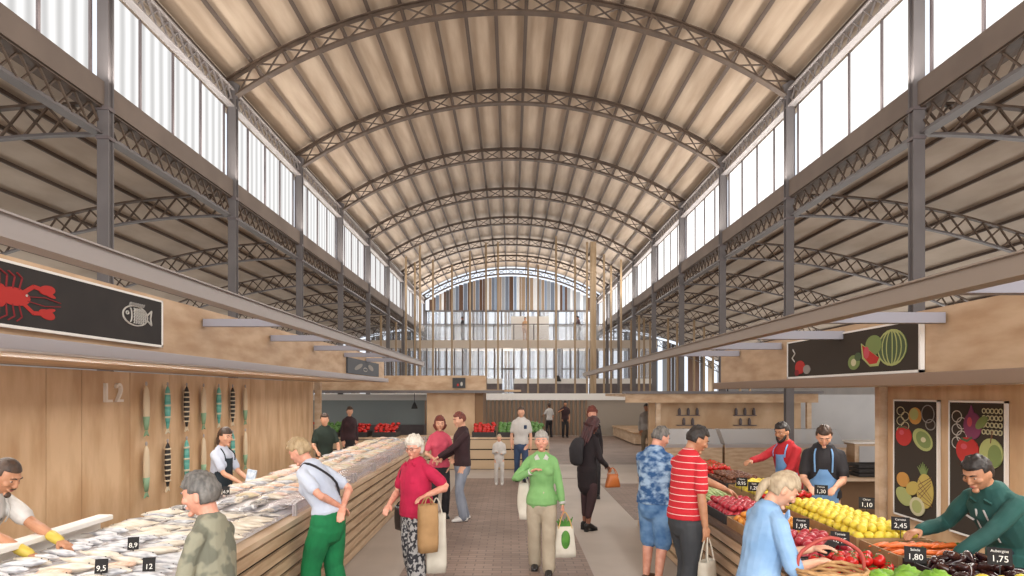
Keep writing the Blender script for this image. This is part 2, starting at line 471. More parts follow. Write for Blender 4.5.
# rear facade: coloured upright strips in the arch, glazing below
cols = [mat('strip_' + n_, c, .5) for n_, c in (('brown', '5a3d2a'), ('slate', '6e7a8c'), ('white', 'dfe2e6'), ('sand', 'a08b74'), ('blue', '7f92ad'), ('dark', '47403d'), ('grey', '9aa0a8'))]
GLZ = mat('rear_glass', 'dfe8f2', .05, alpha=.28)
YF = 52.2
b = MB(); x = -6.1
while x < 6.1:
    w = rnd.uniform(.16, .34); xm = x + w / 2
    zt = ZC + math.sqrt((RL - .10) ** 2 - xm * xm)
    b.box(x, min(x + w * .94, 6.1), YF, YF + .08, 8.25, zt, rnd.choices(range(7), (6, 3, 2, 4, 2, 2, 3))[0])
    x += w
wb = struct(b.build('wall_rear_arch', cols))
b = MB(); x = -6.2
while x < 6.2:
    w = rnd.uniform(.12, .3)
    if rnd.random() < .62: b.box(x, x + w * .8, YF + .05, YF + .12, 0, 8.15, rnd.choices(range(7), (1, 3, 4, 2, 4, 1, 4))[0])
    x += w
struct(b.build('wall_rear_strips', cols))
b = MB(); b.box(-6.4, 6.4, YF - .01, YF + .01, 0, 8.2)
wr = struct(b.build('window_%d' % (wn + 1), GLZ)); wn += 1
for x in [-6.3 + 12.6 * k / 9 for k in range(10)]:
    b = MB(); b.box(x - .05, x + .05, YF - .1, YF - .01, 0, 8.2); b.build('mullion', M_IRONB, wr)
for z in (3.9, 7.1, 8.2):
    b = MB(); b.box(-6.4, 6.4, YF - .1, YF - .01, z - .06, z + .06); b.build('transom', M_IRONB, wr)
for s, side in ((-1, 'left'), (1, 'right')):
    b = MB(); x = 6.6
    while x < 16.2:
        w = rnd.uniform(.2, .5)
        if rnd.random() < .75: b.box(min(s * x, s * (x + w * .85)), max(s * x, s * (x + w * .85)), YF, YF + .1, 0, 6.7 - drop(x - 6.6), rnd.choice([0, 0, 5, 5, 1, 6, 3]))
        x += w
    struct(b.build('wall_rear_%s' % side, cols))

# mezzanine across the rear with glass railing
mz = thing('mezzanine', 'pale mezzanine floor slab spanning the hall before the rear facade', 'mezzanine', (0, 49.5, 5.3))
b = MB(); b.box(-9.6, 10, -1.6, 1.6, -.12, .42); b.build('slab', mat('mezzanine_cladding', 'c3b4a4', .7), mz)
for k in range(15):
    b = MB(); x = -9.4 + k * 1.37; b.box(x - .03, x + .03, -1.55, -1.5, .42, 1.5); b.build('post', M_IRONB, mz)
b = MB(); b.box(-9.6, 10, -1.56, -1.5, 1.48, 1.54); b.build('handrail', M_IRONB, mz)
b = MB(); b.box(-9.6, 10, -1.535, -1.525, .46, 1.45); b.build('glass_railing', mat('railing_glass', 'c8ccd0', .1, alpha=.25), mz)
for x in (-9, -3.2, 3.4, 9.4):
    b = MB(); b.box(x - .12, x + .12, -.12, .12, -5.3, 0); b.build('pillar', M_IRON, mz)
# white exhibition board on the mezzanine
b = MB(); b.box(-.1, 2.6, 0, .06, 0, 1.85); b.box(-.05, .05, -.2, .26, 0, .04); b.box(2.45, 2.55, -.2, .26, 0, .04)
o = b.build('display_board', M_WHITE, loc=(.1, 49.9, 5.72)); tag(o, 'white display board standing on the mezzanine behind a visitor', 'board')
# glazed shop fronts below the mezzanine
for i, (x0, x1) in enumerate(((-9.5, -5.2), (-5, -.6), (.2, 5.2), (5.4, 9.8))):
    t = thing('glazed_shopfront', 'glazed shopfront with white sill under the mezzanine, %s' % ['at the far left', 'left of the centre', 'right of the centre', 'at the far right'][i], 'shopfront', ((x0 + x1) / 2, 48.4, 0), 0, 'shopfronts below the mezzanine')
    w = (x1 - x0) / 2
    b = MB(); b.box(-w, w, -.05, .2, 2.75, 3.1); b.build('sill', M_WHITE, t)
    b = MB(); b.box(-w, w, 0, .1, 0, 2.75); b.build('panel', M_IRON, t)
    k = int(2 * w / .55)
    b = MB()
    for j in range(k + 1): x = -w + 2 * w * j / k; b.box(x - .04, x + .04, 0, .12, 3.1, 5.28)
    b.build('frame', mat('brown_frame', '5d4c41', .6), t)
    b = MB(); b.box(-w, w, .05, .06, 3.1, 5.28); b.build('pane', GLZ, t)

# tall timber poles of the rear installation
MP = mat('pole_timber', 'a58d70', .6, col2='8d7454', scale=(8, 8, .6), det=4)
pxs = [381, 387, 396, 406, 415, 420, 433, 452, 470, 486, 498, 528, 538, 556, 575, 587, 604, 611, 621, 631, 639, 644, 650, 668, 677, 694, 704, 713, 740, 750]
for i, px in enumerate(pxs + [593]):
    y = 36.2 + (i * 7 % 5) * .8; x = (px - 511) * y / 700; r = .05 if i < len(pxs) else .15
    zt = (ZC + math.sqrt(RL * RL - x * x) - .15) if abs(x) < 6.2 else (6.15 - drop(abs(x) - 6.6) if abs(x) > 6.75 else 6.1)
    if abs(x) < 6.2: zt = min(zt, rnd.choice([9.3, 9.9, 9.6, 10.4]))
    b = MB(); b.box(-r, r, -r, r, 0.02, zt); b.box(-r * 1.5, r * 1.5, -r * 1.5, r * 1.5, 0, .02)
    o = b.build('timber_pole', MP, loc=(x, y, 0))
    if i < len(pxs): tag(o, 'slim pale timber pole rising behind the slatted screen', 'pole', 'slim timber poles at the rear')
    else: tag(o, 'thick square timber pole rising right of the rear arch centre', 'pole')

# slatted screen with white cap in front of the installation
t = thing('slatted_screen', 'long low screen of upright brown slats under a white cap', 'screen', (0, 34.6, 0))
b = MB(); b.box(-9.4, 7, -.1, .2, 1.75, 2.08); b.build('cap', M_WHITE, t)
b = MB(); b.box(-9.4, 7, .08, .12, 0, 1.75); b.build('backing', mat('backing_grey', '9c9184', .7), t)
b = MB()
for k in range(78):
    x = -9.35 + k * .21
    if x < 3.7: b.box(x, x + .1, -.02, .08, 0, 1.75)
b.build('slats', mat('brown_slat', '8a6f58', .6), t)
# white partition seen past the right stall
b = MB(); b.box(6.9, 14, 22, 22.15, 0, 2.05); struct(b.build('wall_right_partition', M_WALL))
# ================================================================== STALLS
class Draw:
    """flat coloured shapes laid on a board, a few millimetres proud of it"""
    def __init__(s, o, u, w): s.o = V(o); s.u = V(u); s.w = V(w); s.n = s.u.cross(s.w); s.parts = {}; s.lv = 0
    def mb(s, key): return s.parts.setdefault(key, MB())
    def ell(s, key, cx, cy, rx, ry, rot=0, n=20, a0=0, a1=2 * PI):
        c, q = math.cos(rot), math.sin(rot)
        p = []
        for k in range(n):
            a = a0 + (a1 - a0) * k / (n if a1 - a0 > 6.2 else n - 1)
            x, y = rx * math.cos(a), ry * math.sin(a); p.append((cx + x * c - y * q, cy + x * q + y * c))
        s.poly(key, p)
    def poly(s, key, p):
        s.lv += 1; h = .003 + .00025 * s.lv
        s.mb(key).prism(p, s.o, s.u, s.w, s.n * h)
    def line(s, key, pts, wd=.006):
        s.lv += 1; h = .003 + .00025 * s.lv
        for a, b in zip(pts, pts[1:]):
            dx, dy = b[0] - a[0], b[1] - a[1]; L = math.hypot(dx, dy) or 1; nx, ny = -dy / L * wd / 2, dx / L * wd / 2
            s.mb(key).prism([(a[0] - nx, a[1] - ny), (b[0] - nx, b[1] - ny), (b[0] + nx, b[1] + ny), (a[0] + nx, a[1] + ny)], s.o, s.u, s.w, s.n * h)
    def ring(s, key, cx, cy, rx, ry, wd=.006, rot=0, n=18, a0=0, a1=2 * PI):
        c, q = math.cos(rot), math.sin(rot)
        s.line(key, [(cx + rx * math.cos(a) * c - ry * math.sin(a) * q, cy + rx * math.cos(a) * q + ry * math.sin(a) * c) for a in [a0 + (a1 - a0) * k / n for k in range(n + 1)]], wd)
    def build(s, parent, names):
        for key, mb in s.parts.items(): mb.build(names.get(key, 'drawing'), DM[key], parent)
DM = {k: mat('paint_' + k, c, .8) for k, c in dict(red='b02a24', dred='7f1c22', pink='bd4c58', green='74844c', dgreen='48583a', lime='a3a869', yellow='b8a254', orange='bf8a42', white='bdb8b0', grey='8f8a84', purple='7a3558', cream='c4bd98', brown='6a4a34').items()}

def counter(name, label, x0, x1, y0, y1, front, ztop, mats=(M_SLAT, M_WOODL), group=None, ns=7):
    """slatted timber counter; front = '+x', '-x' or '-y' is the slatted side"""
    t = thing(name, label, 'counter', ((x0 + x1) / 2, (y0 + y1) / 2, 0), 0, group)
    cx, cy = (x0 + x1) / 2, (y0 + y1) / 2; a, b_ = (x1 - x0) / 2, (y1 - y0) / 2
    b = MB(); b.box(-a + .05, a - .05, -b_ + .05, b_ - .05, 0, ztop - .04); b.build('body', M_DARKGAP, t)
    b = MB(); b.box(-a, a, -b_, b_, ztop - .05, ztop); o = b.build('worktop', mats[1], t)
    h = (ztop - .05) / ns
    b = MB()
    for k in range(ns):
        z0 = k * h + .015; z1 = (k + 1) * h - .02
        b.box(-a, -a + .035, -b_, b_, z0, z1); b.box(a - .035, a, -b_, b_, z0, z1)
        b.box(-a + .035, a - .035, -b_, -b_ + .035, z0, z1); b.box(-a + .035, a - .035, b_ - .035, b_, z0, z1)
    b.build('slats', mats[0], t)
    return t

# ---- left fish stall
XW = -4.8
st = thing('market_stall', 'timber fish stall with plywood back wall and long canopy on the left', 'market stall', (0, 0, 0))
ys = [1.2, 2.2, 3.2, 4.2, 5.2, 6.2, 7.23, 7.83, 8.82, 9.85, 10.9, 11.9, 12.9, 13.7, 14.5, 15.3, 16.1, 17.0]
for i in range(len(ys) - 1):
    b = MB(); b.box(XW - .1, XW, ys[i] + .006, ys[i + 1] - .006, 0.0, 2.36); o = b.build('wall_panel', M_WOODV, st)
    bevel(o, .004, 1)
b = MB(); b.box(XW - .16, XW - .1, 1.2, 17, 0, 2.36); b.build('wall_backing', M_DARKGAP, st)
b = MB(); b.box(XW - .16, -3.36, 1.2, 17.6, 2.38, 2.44); b.build('soffit', M_WOODL, st)
b = MB(); b.box(-3.37, -3.30, 1.2, 18.2, 2.46, 3.0); b.build('fascia', M_WOOD, st)
b = MB(); b.box(-3.42, -3.2, 1.2, 18.3, 2.38, 2.475); bevel(b.build('canopy_edge', M_EDGE, st), .006, 1)
b = MB(); b.box(XW - .16, -3.38, 1.2, 17.6, 2.97, 3.0); b.build('canopy_top', M_WOODL, st)
for y in (17.45,):
    b = MB(); b.box(-4.9, -4.75, y, y + .12, 0, 2.38); b.build('post', M_WOODL, st)

tb = thing('overhead_beam', 'long pale steel beam hung along the left stalls on short arms', 'beam', (-2.3, 0, 2.85), 0)
b = MB(); b.box(-.04, .04, 1.0, 18.2, -.05, .05); b.box(-.06, .06, 1.0, 18.2, .05, .06); b.box(-.06, .06, 1.0, 18.2, -.06, -.05); b.build('rail', M_RAIL, tb)
for y in (7.5, 9.6, 11.7, 13.8, 15.9):
    b = MB(); b.box(-.98, -.04, y - .05, y + .05, -.04, .04); b.build('arm', M_ARM, tb)
tb = thing('overhead_beam', 'long brownish steel beam hung along the right stalls on short arms', 'beam', (2.3, 0, 2.67), 0)
b = MB(); b.box(-.04, .04, 1.0, 22, -.04, .05); b.box(-.055, .055, 1.0, 22, .05, .06); b.box(-.055, .055, 1.0, 22, -.05, -.04); b.build('rail', mat('brownish_steel', '8f8073', .5), tb)
for y in (2.2, 3.75, 5.33, 6.93, 8.53, 10.1):
    b = MB(); b.box(.04, .98, y - .05, y + .05, -.04, .04); b.build('arm', M_ARM, tb)

counter('fish_counter', 'long slatted timber fish counter running along the left side', -3.3, -2.0, 1.5, 17.0, '+x', .93)
# white ledge behind the near end of the counter
b = MB(); b.box(-.06, .06, -2.2, 2.2, .16, .2); b.box(-.06, -.04, -2.2, 2.2, 0, .16); bevel(b.build('ledge', M_WHITE, None, (-3.24, 3.4, .93)), .006, 1)
o = bpy.data.objects['ledge']; tag(o, 'white raised ledge along the back of the near fish counter', 'ledge')

# glass guards along the counter front, one pane each
GG = mat('lilac_glass', 'd2c8cf', .15, alpha=.35)
gp = None
for i, y in enumerate([6.6 + 1.3 * k for k in range(8)]):
    lab = 'low lilac glass guard on the fish counter edge, %s of eight' % ORD[i]
    if gp is None:
        gp = thing('glass_guard', lab, 'glass guard', (-2.06, y, .93), 0, 'glass guards on the fish counter')
        b = MB(); b.box(-.006, .006, .01, 1.27, .004, .11); b.build('pane', GG, gp)
        b = MB(); b.box(-.24, .012, .01, 1.27, .11, .118); b.build('top_shelf', GG, gp)
        for k in (.05, 1.2):
            b = MB(); b.box(-.02, .02, k, k + .03, 0, .11); b.build('clip', M_STEEL, gp)
    else: dup(gp, (-2.06, y, .93), 0, lab)

# fish sign
sg = thing('stall_sign', 'long blackboard sign with a red lobster and a chalk fish on the left fascia', 'sign', (-3.295, 0, 0))
b = MB(); b.box(0, .03, 2.4, 6.54, 2.545, 2.945); b.build('board', M_BOARD, sg)
b = MB()
for (a0, a1, z0, z1) in ((2.38, 6.56, 2.525, 2.545), (2.38, 6.56, 2.945, 2.962), (6.54, 6.56, 2.525, 2.962), (2.38, 2.4, 2.525, 2.962)): b.box(0, .036, a0, a1, z0, z1)
b.build('frame', M_WHITE, sg)
d = Draw((.03, 0, 0), (0, 1, 0), (0, 0, 1))
cy, cz = 4.52, 2.735
for k in range(6): d.ell('red', cy - .42 + k * .075, cz + .008 * math.sin(k), .055, .045 + .006 * k)
d.ell('red', cy + .08, cz, .15, .06)
for s in (-1, 1):
    d.line('red', [(cy + .15, cz + s * .03), (cy + .26, cz + s * .09), (cy + .33, cz + s * .085)], .028)
    d.ell('red', cy + .40, cz + s * .085, .085, .034, s * .12)
    d.ell('red', cy + .43, cz + s * .055, .06, .014, -s * .2)
    d.line('dred', [(cy + .2, cz + s * .015), (cy + .38, cz + s * .03), (cy + .55, cz + s * .012)], .006)
    for k in range(4): d.line('dred', [(cy + .12 - k * .06, cz + s * .05), (cy + .15 - k * .07, cz + s * .13), (cy + .1 - k * .08, cz + s * .16)], .008)
    d.ell('red', cy - .5, cz + s * .04, .06, .03, s * .5)
d.ell('white', cy + .19, cz + .02, .008, .008)
fy, fz = 6.08, 2.77
d.ring('white', fy, fz, .2, .085, .01)
d.line('white', [(fy + .19, fz + .02), (fy + .27, fz + .07), (fy + .25, fz), (fy + .27, fz - .06), (fy + .19, fz - .02)], .01)
d.ring('white', fy - .13, fz + .015, .018, .014, .006); d.ring('white', fy - .09, fz, .03, .06, .006, a0=-1.4, a1=1.4)
for r_ in range(-2, 3):
    for k in range(6):
        x = fy - .03 + k * .035; z = fz + r_ * .026
        if ((x - fy) / .19) ** 2 + ((z - fz) / .075) ** 2 < 1: d.ring('white', x, z, .014, .013, .0045, a0=-1.5, a1=1.5, n=6)
for k in range(7): d.line('grey', [(fy - .1 + k * .035, fz + .082), (fy - .08 + k * .035, fz + .11)], .005)
d.build(sg, dict(red='lobster_drawing', dred='lobster_legs', white='chalk_fish', grey='chalk_fin'))
# small rear sign on the same fascia
sg = thing('stall_sign', 'small dark sign with pale chalk drawings at the far end of the left fascia', 'sign', (-3.295, 0, 0))
b = MB(); b.box(0, .03, 14.0, 17.3, 2.5, 2.82); b.build('board', mat('slate_board', '474a50', .7), sg)
d = Draw((.03, 0, 0), (0, 1, 0), (0, 0, 1))
d.ell('grey', 15.0, 2.66, .4, .05, .15); d.ell('grey', 16.3, 2.68, .3, .06, -.1); d.ring('white', 15.7, 2.62, .2, .04, .014)
d.build(sg, {})

# L2 numerals
NUM = mat('brass_numeral', 'e2d8cc', .4)
M4 = Matrix.Translation((XW + .03, 8.42, 2.08)) @ Matrix.Rotation(PI / 2, 4, 'Z') @ Matrix.Rotation(PI / 2, 4, 'X')
t = thing('stall_number', 'raised bay number L2 on the plywood fish stall wall', 'sign', (0, 0, 0))
text_mesh('L', .33, .02, Matrix.Translation((XW + .022, 8.29, 2.09)) @ Matrix.Rotation(PI / 2, 4, 'Z') @ Matrix.Rotation(PI / 2, 4, 'X'), NUM, 'letter', t)
text_mesh('2', .33, .02, Matrix.Translation((XW + .022, 8.53, 2.09)) @ Matrix.Rotation(PI / 2, 4, 'Z') @ Matrix.Rotation(PI / 2, 4, 'X'), NUM, 'numeral', t)

# painted wooden fish hung in two rows
DF = {'pale': (mat('float_cream', 'cbb89b', .6), mat('float_green', '7f9f80', .6)), 'teal': (mat('float_teal', '3f8f86', .5, col2='6fb3a6', scale=(2, 2, 14), det=2), mat('float_pale', 'c9c0a8', .6)),
      'black': (mat('float_black', '2a2725', .6), mat('float_cream2', 'cfc0a6', .6))}
def hung_fish(kind, y, z, L, label):
    t = thing('hanging_fish', label, 'wall decoration', (XW + .06, y, z), 0, 'painted wooden fish hung on the stall wall')
    a, c = DF[kind]
    prof = [(.014, L * .5), (.045, L * .42), (.058, L * .25), (.062, L * .05), (.055, -L * .15), (.035, -L * .33), (.018, -L * .42)]
    b = MB(); b.tube([(0, 0, z_) for r, z_ in prof], [(r * .55, r) for r, z_ in prof], side=(1, 0, 0), seg=10, cap=True, sub=2); b.build('body', a, t)
    b = MB(); b.prism([(-.012, L * -.4), (-.055, L * -.52), (0, L * -.48), (.055, L * -.52), (.012, L * -.4)], (-.01, 0, 0), (0, 1, 0), (0, 0, 1), (.02, 0, 0)); b.build('tail', c, t)
    b = MB()
    if kind == 'black':
        for k in range(7): b.tube([(0, 0, L * (.36 - k * .11)), (0, 0, L * (.39 - k * .11))], [(.038, .064)] * 2, side=(1, 0, 0), seg=10, cap=False)
    elif kind == 'teal':
        for k in range(3): b.tube([(0, 0, L * (.32 - k * .25)), (0, 0, L * (.36 - k * .25))], [(.037, .063)] * 2, side=(1, 0, 0), seg=10, cap=False)
    else: b.tube([(0, 0, -L * .40), (0, 0, -L * .28), (0, 0, -L * .12)], [(.02, .028), (.030, .045), (.036, .059)], side=(1, 0, 0), seg=10, cap=False)
    b.build('band', c, t)
    b = MB(); b.ball((0, 0, L * .5 + .03), (.012, .025, .03)); b.build('hanger', M_STEEL, t)
r1 = ['pale', 'teal', 'black', 'pale', 'teal', 'black', 'pale']; r2 = ['pale', 'black', 'teal', 'pale', 'black', 'teal', 'pale']
desc = dict(pale='cream wooden fish with green tail end', teal='teal wooden fish with pale bands', black='black wooden fish with cream stripes')
posn = ['first', 'second', 'third', 'fourth', 'fifth', 'sixth', 'seventh']
for k in range(7):
    y = 9.1 + .565 * k
    hung_fish(r1[k], y, 1.87, .64, '%s, %s from the left in the upper row' % (desc[r1[k]], posn[k]))
    hung_fish(r2[k], y, 1.08, .66, '%s, %s from the left in the lower row' % (desc[r2[k]], posn[k]))

# ---- rear left stall (greengrocer) facing the viewer
st = thing('market_stall', 'rear timber stall with plywood wall and boxed canopy beyond the fish stall', 'market stall', (0, 0, 0))
b = MB(); b.box(-2.55, -1.1, 21.2, 21.5, 0, 2.18); b.build('wall_panel', M_WOODV, st)
b = MB(); b.box(-1.1, -.85, 21.3, 24, 0, 2.18); b.build('side_panel', mat('dark_ply', '8a6846', .6), st)
b = MB(); b.box(-6.8, -.75, 20.9, 21.0, 2.18, 2.62); b.build('fascia', M_WOOD, st)
b = MB(); b.box(-6.8, .3, 21.0, 27, 2.14, 2.2); b.build('canopy', M_WOOD, st)
b = MB(); b.box(-6.8, -.2, 20.8, 20.9, 2.1, 2.18); b.build('canopy_edge', M_IRONB, st)
sg = thing('menu_screen', 'small dark screen with pale figures on the rear stall canopy', 'sign', (-1.55, 20.85, 2.4))
b = MB(); b.box(-.19, .19, -.03, .05, -.15, .15); b.build('panel', M_BLACK, sg)
d = Draw((0, -.03, 0), (1, 0, 0), (0, 0, 1)); d.ell('red', -.03, -.06, .03, .04); d.ell('white', .08, -.03, .035, .06); d.build(sg, {})
counter('produce_counter', 'pale timber counter of the rear greengrocer facing the viewer', -6.4, 1.05, 19.2, 20.3, '-y', .88, mats=(mat('pale_slat', 'bfa585', .5), M_WOODL), ns=3)
b = MB(); b.box(-4.2, -3.9, -.1, .1, 0, 2.1)
# grey display cabinet behind rear left
t = thing('display_case', 'grey glazed display case behind the rear stall on the left', 'display case', (-5.6, 24, 0))
b = MB(); b.box(-2.6, 2.6, 0, .8, 0, 1.0); b.build('base', M_IRON, t)
b = MB(); b.box(-2.6, 2.6, .3, .36, 1.0, 1.85); b.build('pane', mat('grey_green_panel', '8f9794', .4), t)
b = MB(); b.box(-2.7, 2.7, 0, .8, 1.85, 2.05); b.build('top', M_WHITE, t)

# ---- right fruit stall
st = thing('market_stall', 'timber fruit stall with chalkboard wall and canopy on the right', 'market stall', (0, 0, 0))
b = MB(); b.box(4.8, 4.95, 1.2, 8.92, 0, 2.18); b.build('wall_panel', M_WOODV, st)
b = MB(); b.box(3.36, 4.96, 1.2, 11, 2.18, 2.24); b.build('soffit', M_WOODL, st)
b = MB(); b.box(3.30, 3.37, 1.2, 11.0, 2.25, 2.76); b.build('fascia', M_WOOD, st)
b = MB(); b.box(3.37, 6.2, 10.93, 11.0, 2.25, 2.76); b.build('end_fascia', M_WOOD, st)
b = MB(); b.box(3.2, 3.42, 1.2, 11.1, 2.16, 2.26); bevel(b.build('canopy_edge', mat('brown_edge', '927c6b', .6), st), .006, 1)
b = MB(); b.box(3.37, 4.96, 1.2, 10.93, 2.73, 2.76); b.build('canopy_top', M_WOODL, st)
for y in (8.98,):
    b = MB(); b.box(4.72, 4.98, y, y + .1, 0, 2.18); b.build('post', M_WOODL, st)
counter('fruit_counter', 'long slatted timber fruit counter running along the right side', 2.0, 3.2, 2.0, 11.05, '-x', .84, mats=(M_SLAT, mat('brown_worktop', '6e5a4b', .6)))

sg = thing('stall_sign', 'blackboard sign with a striped watermelon and red slices on the right fascia', 'sign', (3.295, 0, 0))
b = MB(); b.box(-.03, 0, 5.6, 8.25, 2.285, 2.68); b.build('board', mat('brown_chalkboard', '33291f', .85), sg)
b = MB()
for (a0, a1, z0, z1) in ((5.575, 8.27, 2.265, 2.287), (5.575, 8.27, 2.68, 2.697), (5.575, 5.6, 2.265, 2.697), (8.25, 8.27, 2.265, 2.697)): b.box(-.036, 0, a0, a1, z0, z1)
b.build('frame', M_WHITE, sg)
d = Draw((-.03, 0, 0), (0, -1, 0), (0, 0, 1))
d.ell('dgreen', -6.0, 2.49, .24, .155)
for k in range(-3, 4): d.ring('lime', -6.0, 2.49, abs(k) * .07 + .012, .15, .016, a0=(PI / 2 if k < 0 else -PI / 2), a1=(3 * PI / 2 if k < 0 else PI / 2), n=10)
d.ell('green', -6.3, 2.53, .14, .09)
d.poly('lime', [(-6.52, 2.56), (-6.18, 2.40), (-6.22, 2.34), (-6.36, 2.34), (-6.5, 2.42)])
d.poly('red', [(-6.5, 2.545), (-6.2, 2.41), (-6.24, 2.365), (-6.36, 2.36), (-6.47, 2.43)])
d.ell('pink', -6.42, 2.47, .05, .055)
d.ell('green', -6.66, 2.39, .11, .07); d.ell('cream', -6.66, 2.39, .05, .035); d.ell('dgreen', -6.58, 2.44, .06, .04)
d.ell('red', -7.9, 2.39, .13, .075); d.ell('grey', -7.72, 2.36, .09, .05); d.ell('dred', -7.98, 2.33, .06, .035)
d.line('white', [(-8.1, 2.6), (-8.04, 2.55), (-8.12, 2.5), (-8.05, 2.46)], .012)
d.build(sg, {})

def tall_board(ya, yb, label, fn):
    sg = thing('menu_board', label, 'chalkboard', (4.795, 0, 0), 0)
    b = MB(); b.box(-.03, 0, ya, yb, .62, 2.0); b.build('board', mat('brown_chalkboard', '33291f', .85), sg)
    b = MB()
    for (a0, a1, z0, z1) in ((ya - .02, yb + .02, .6, .62), (ya - .02, yb + .02, 2.0, 2.02), (ya - .02, ya, .6, 2.02), (yb, yb + .02, .6, 2.02)): b.box(-.036, 0, a0, a1, z0, z1)
    b.build('frame', M_WHITE, sg)
    d = Draw((-.03, 0, 0), (0, -1, 0), (0, 0, 1)); fn(d, -yb, yb - ya); d.build(sg, {})
def boardA(d, x, w):
    for i in range(5): d.ring('cream', x + .14 + (i % 2) * .1, 1.88 - i * .06, .08, .05, .008)
    d.ring('grey', x + .7, 1.86, .12, .1, .01); d.ring('grey', x + .75, 1.74, .09, .06, .01)
    d.ell('orange', x + .45, 1.83, .13, .1); d.ell('lime', x + .43, 1.85, .09, .07)
    d.ell('red', x + .21, 1.58, .17, .12); d.ell('pink', x + .17, 1.62, .05, .03); d.line('dgreen', [(x + .1, 1.68), (x + .21, 1.69), (x + .3, 1.67)], .02)
    d.ell('lime', x + .60, 1.56, .20, .12, -.3); d.ell('green', x + .62, 1.56, .15, .09, -.3); d.ell('cream', x + .62, 1.56, .05, .03)
    for k in range(7): d.poly('green', [(x + .6, 1.12), (x + .5 + k * .035, 1.30 - abs(k - 3) * .02), (x + .66, 1.12)])
    d.ell('yellow', x + .65, .97, .16, .2); 
    for k in range(4): d.line('brown', [(x + .52, 1.1 - k * .08), (x + .78, .9 - k * .03)], .008); d.line('brown', [(x + .53, .85 + k * .06), (x + .77, 1.05 + k * .03)], .008)
    d.ell('orange', x + .2, 1.05, .13, .09); d.ell('lime', x + .22, .85, .17, .1, -.3); d.ell('yellow', x + .4, .97, .13, .08, .3); d.ell('cream', x + .5, .77, .15, .11); d.ell('lime', x + .5, .77, .1, .075)
def boardB(d, x, w):
    for i in range(5): d.ring('white', x + .12 + (i % 2) * .08, 1.85 - i * .07, .08, .06, .009)
    for i in range(4):
        for j in range(5): d.ring('cream', x + .55 + j * .06, 1.92 - i * .07, .026, .024, .008, n=8)
    d.ell('purple', x + .38, 1.76, .14, .14); d.poly('purple', [(x + .3, 1.86), (x + .36, 1.97), (x + .42, 1.86)]); d.ell('pink', x + .34, 1.80, .04, .05)
    d.ell('green', x + .52, 1.8, .1, .05, .6)
    d.ell('red', x + .3, 1.5, .18, .14); d.line('dgreen', [(x + .2, 1.62), (x + .3, 1.6), (x + .38, 1.64)], .025); d.ell('pink', x + .25, 1.54, .05, .03)
    d.ell('lime', x + .66, 1.5, .17, .15); d.ell('green', x + .72, 1.48, .1, .11); d.line('brown', [(x + .66, 1.6), (x + .68, 1.72)], .016)
    for k in range(16): d.ell('red' if k % 3 else 'dred', x + .36 + (k % 6) * .075 + (k // 6) * .03, .98 + (k // 6) * .055, .04, .032)
    for k in range(4): d.line('pink', [(x + .4 + k * .1, 1.1), (x + .42 + k * .1, 1.17)], .01)
tall_board(7.83, 8.70, 'tall fruit chalkboard with pineapple and kiwi, left of the two', boardA)
tall_board(6.76, 7.60, 'tall fruit chalkboard with turnip, tomato and green apple, right of the two', boardB)

# low back shelf with dark crates behind the fruit stall
t = thing('back_shelf', 'low timber shelf carrying dark crates behind the fruit vendors', 'shelf', (6.4, 11.6, 0))
b = MB(); b.box(-1.4, 1.4, -.35, .35, .68, .73); b.build('shelf_board', M_WOODL, t)
b = MB(); b.box(-1.38, 1.38, .3, .33, 0, .68); b.build('back_panel', mat('dark_ply', '8a6846', .6), t)
for sx in (-1, 1):
    for sy in (-1, 1):
        b = MB(); b.box(sx * 1.3 - .03, sx * 1.3 + .03, sy * .28 - .03, sy * .28 + .03, 0, .68); b.build('leg', M_WOODL, t)
# pale long counter under the partition
t = thing('long_cabinet', 'pale cabinet run standing before the white partition', 'cabinet', (11.0, 17.5, 0))
b = MB(); b.box(-2.6, 4, -.4, .4, .05, .86); b.build('body', M_WOODL, t)
b = MB(); b.box(-2.65, 4.05, -.45, .45, .86, .9); b.build('worktop', M_WHITE, t)
for k in range(6):
    b = MB(); b.box(-2.5 + k * 1.08, -1.47 + k * 1.08, -.42, -.4, .12, .8); b.build('door', M_WALL, t)

# ---- rear right stall
st = thing('market_stall', 'rear right timber stall with plywood wall behind glass display cases', 'market stall', (0, 0, 0))
b = MB(); b.box(3.9, 8.2, 19.8, 19.95, 0, 1.84); b.build('wall_panel', M_WOODV, st)
b = MB(); b.box(3.1, 8.3, 18.9, 19.0, 1.84, 2.1); b.build('fascia', M_WOOD, st)
b = MB(); b.box(3.1, 8.3, 19.0, 23, 2.0, 2.08); b.build('canopy', M_WOOD, st)
for x in (4.0, 8.1):
    b = MB(); b.box(x - .06, x + .06, 19.0, 19.12, 0, 1.84); b.build('post', M_WOODL, st)
b = MB(); b.box(3.0, 8.4, 18.8, 18.9, 2.08, 2.15); b.build('canopy_edge', M_IRONB, st)
for i, x in enumerate((5.0, 6.6)):
    t = thing('wall_shelf', 'small dark rack of jars on the rear right stall wall, %s one' % ('left' if i == 0 else 'right'), 'shelf', (x, 19.7, 1.2))
    b = MB(); b.box(-.32, .32, 0, .1, -.02, 0); b.box(-.32, .32, 0, .1, .26, .28); b.build('shelf_board', M_IRON, t)
    for k in range(5):
        b = MB(); b.lathe([(.03, 0), (.045, .02), (.045, .14), (.025, .18), (.025, .2)], (-.25 + k * .125, .045, 0 if k % 2 else .28), 8)
        o = b.build('jar', M_IRON, None, (x, 19.7, 1.2)); tag(o, 'small dark jar on a wall rack of the rear right stall', 'jar', 'jars on the wall racks')
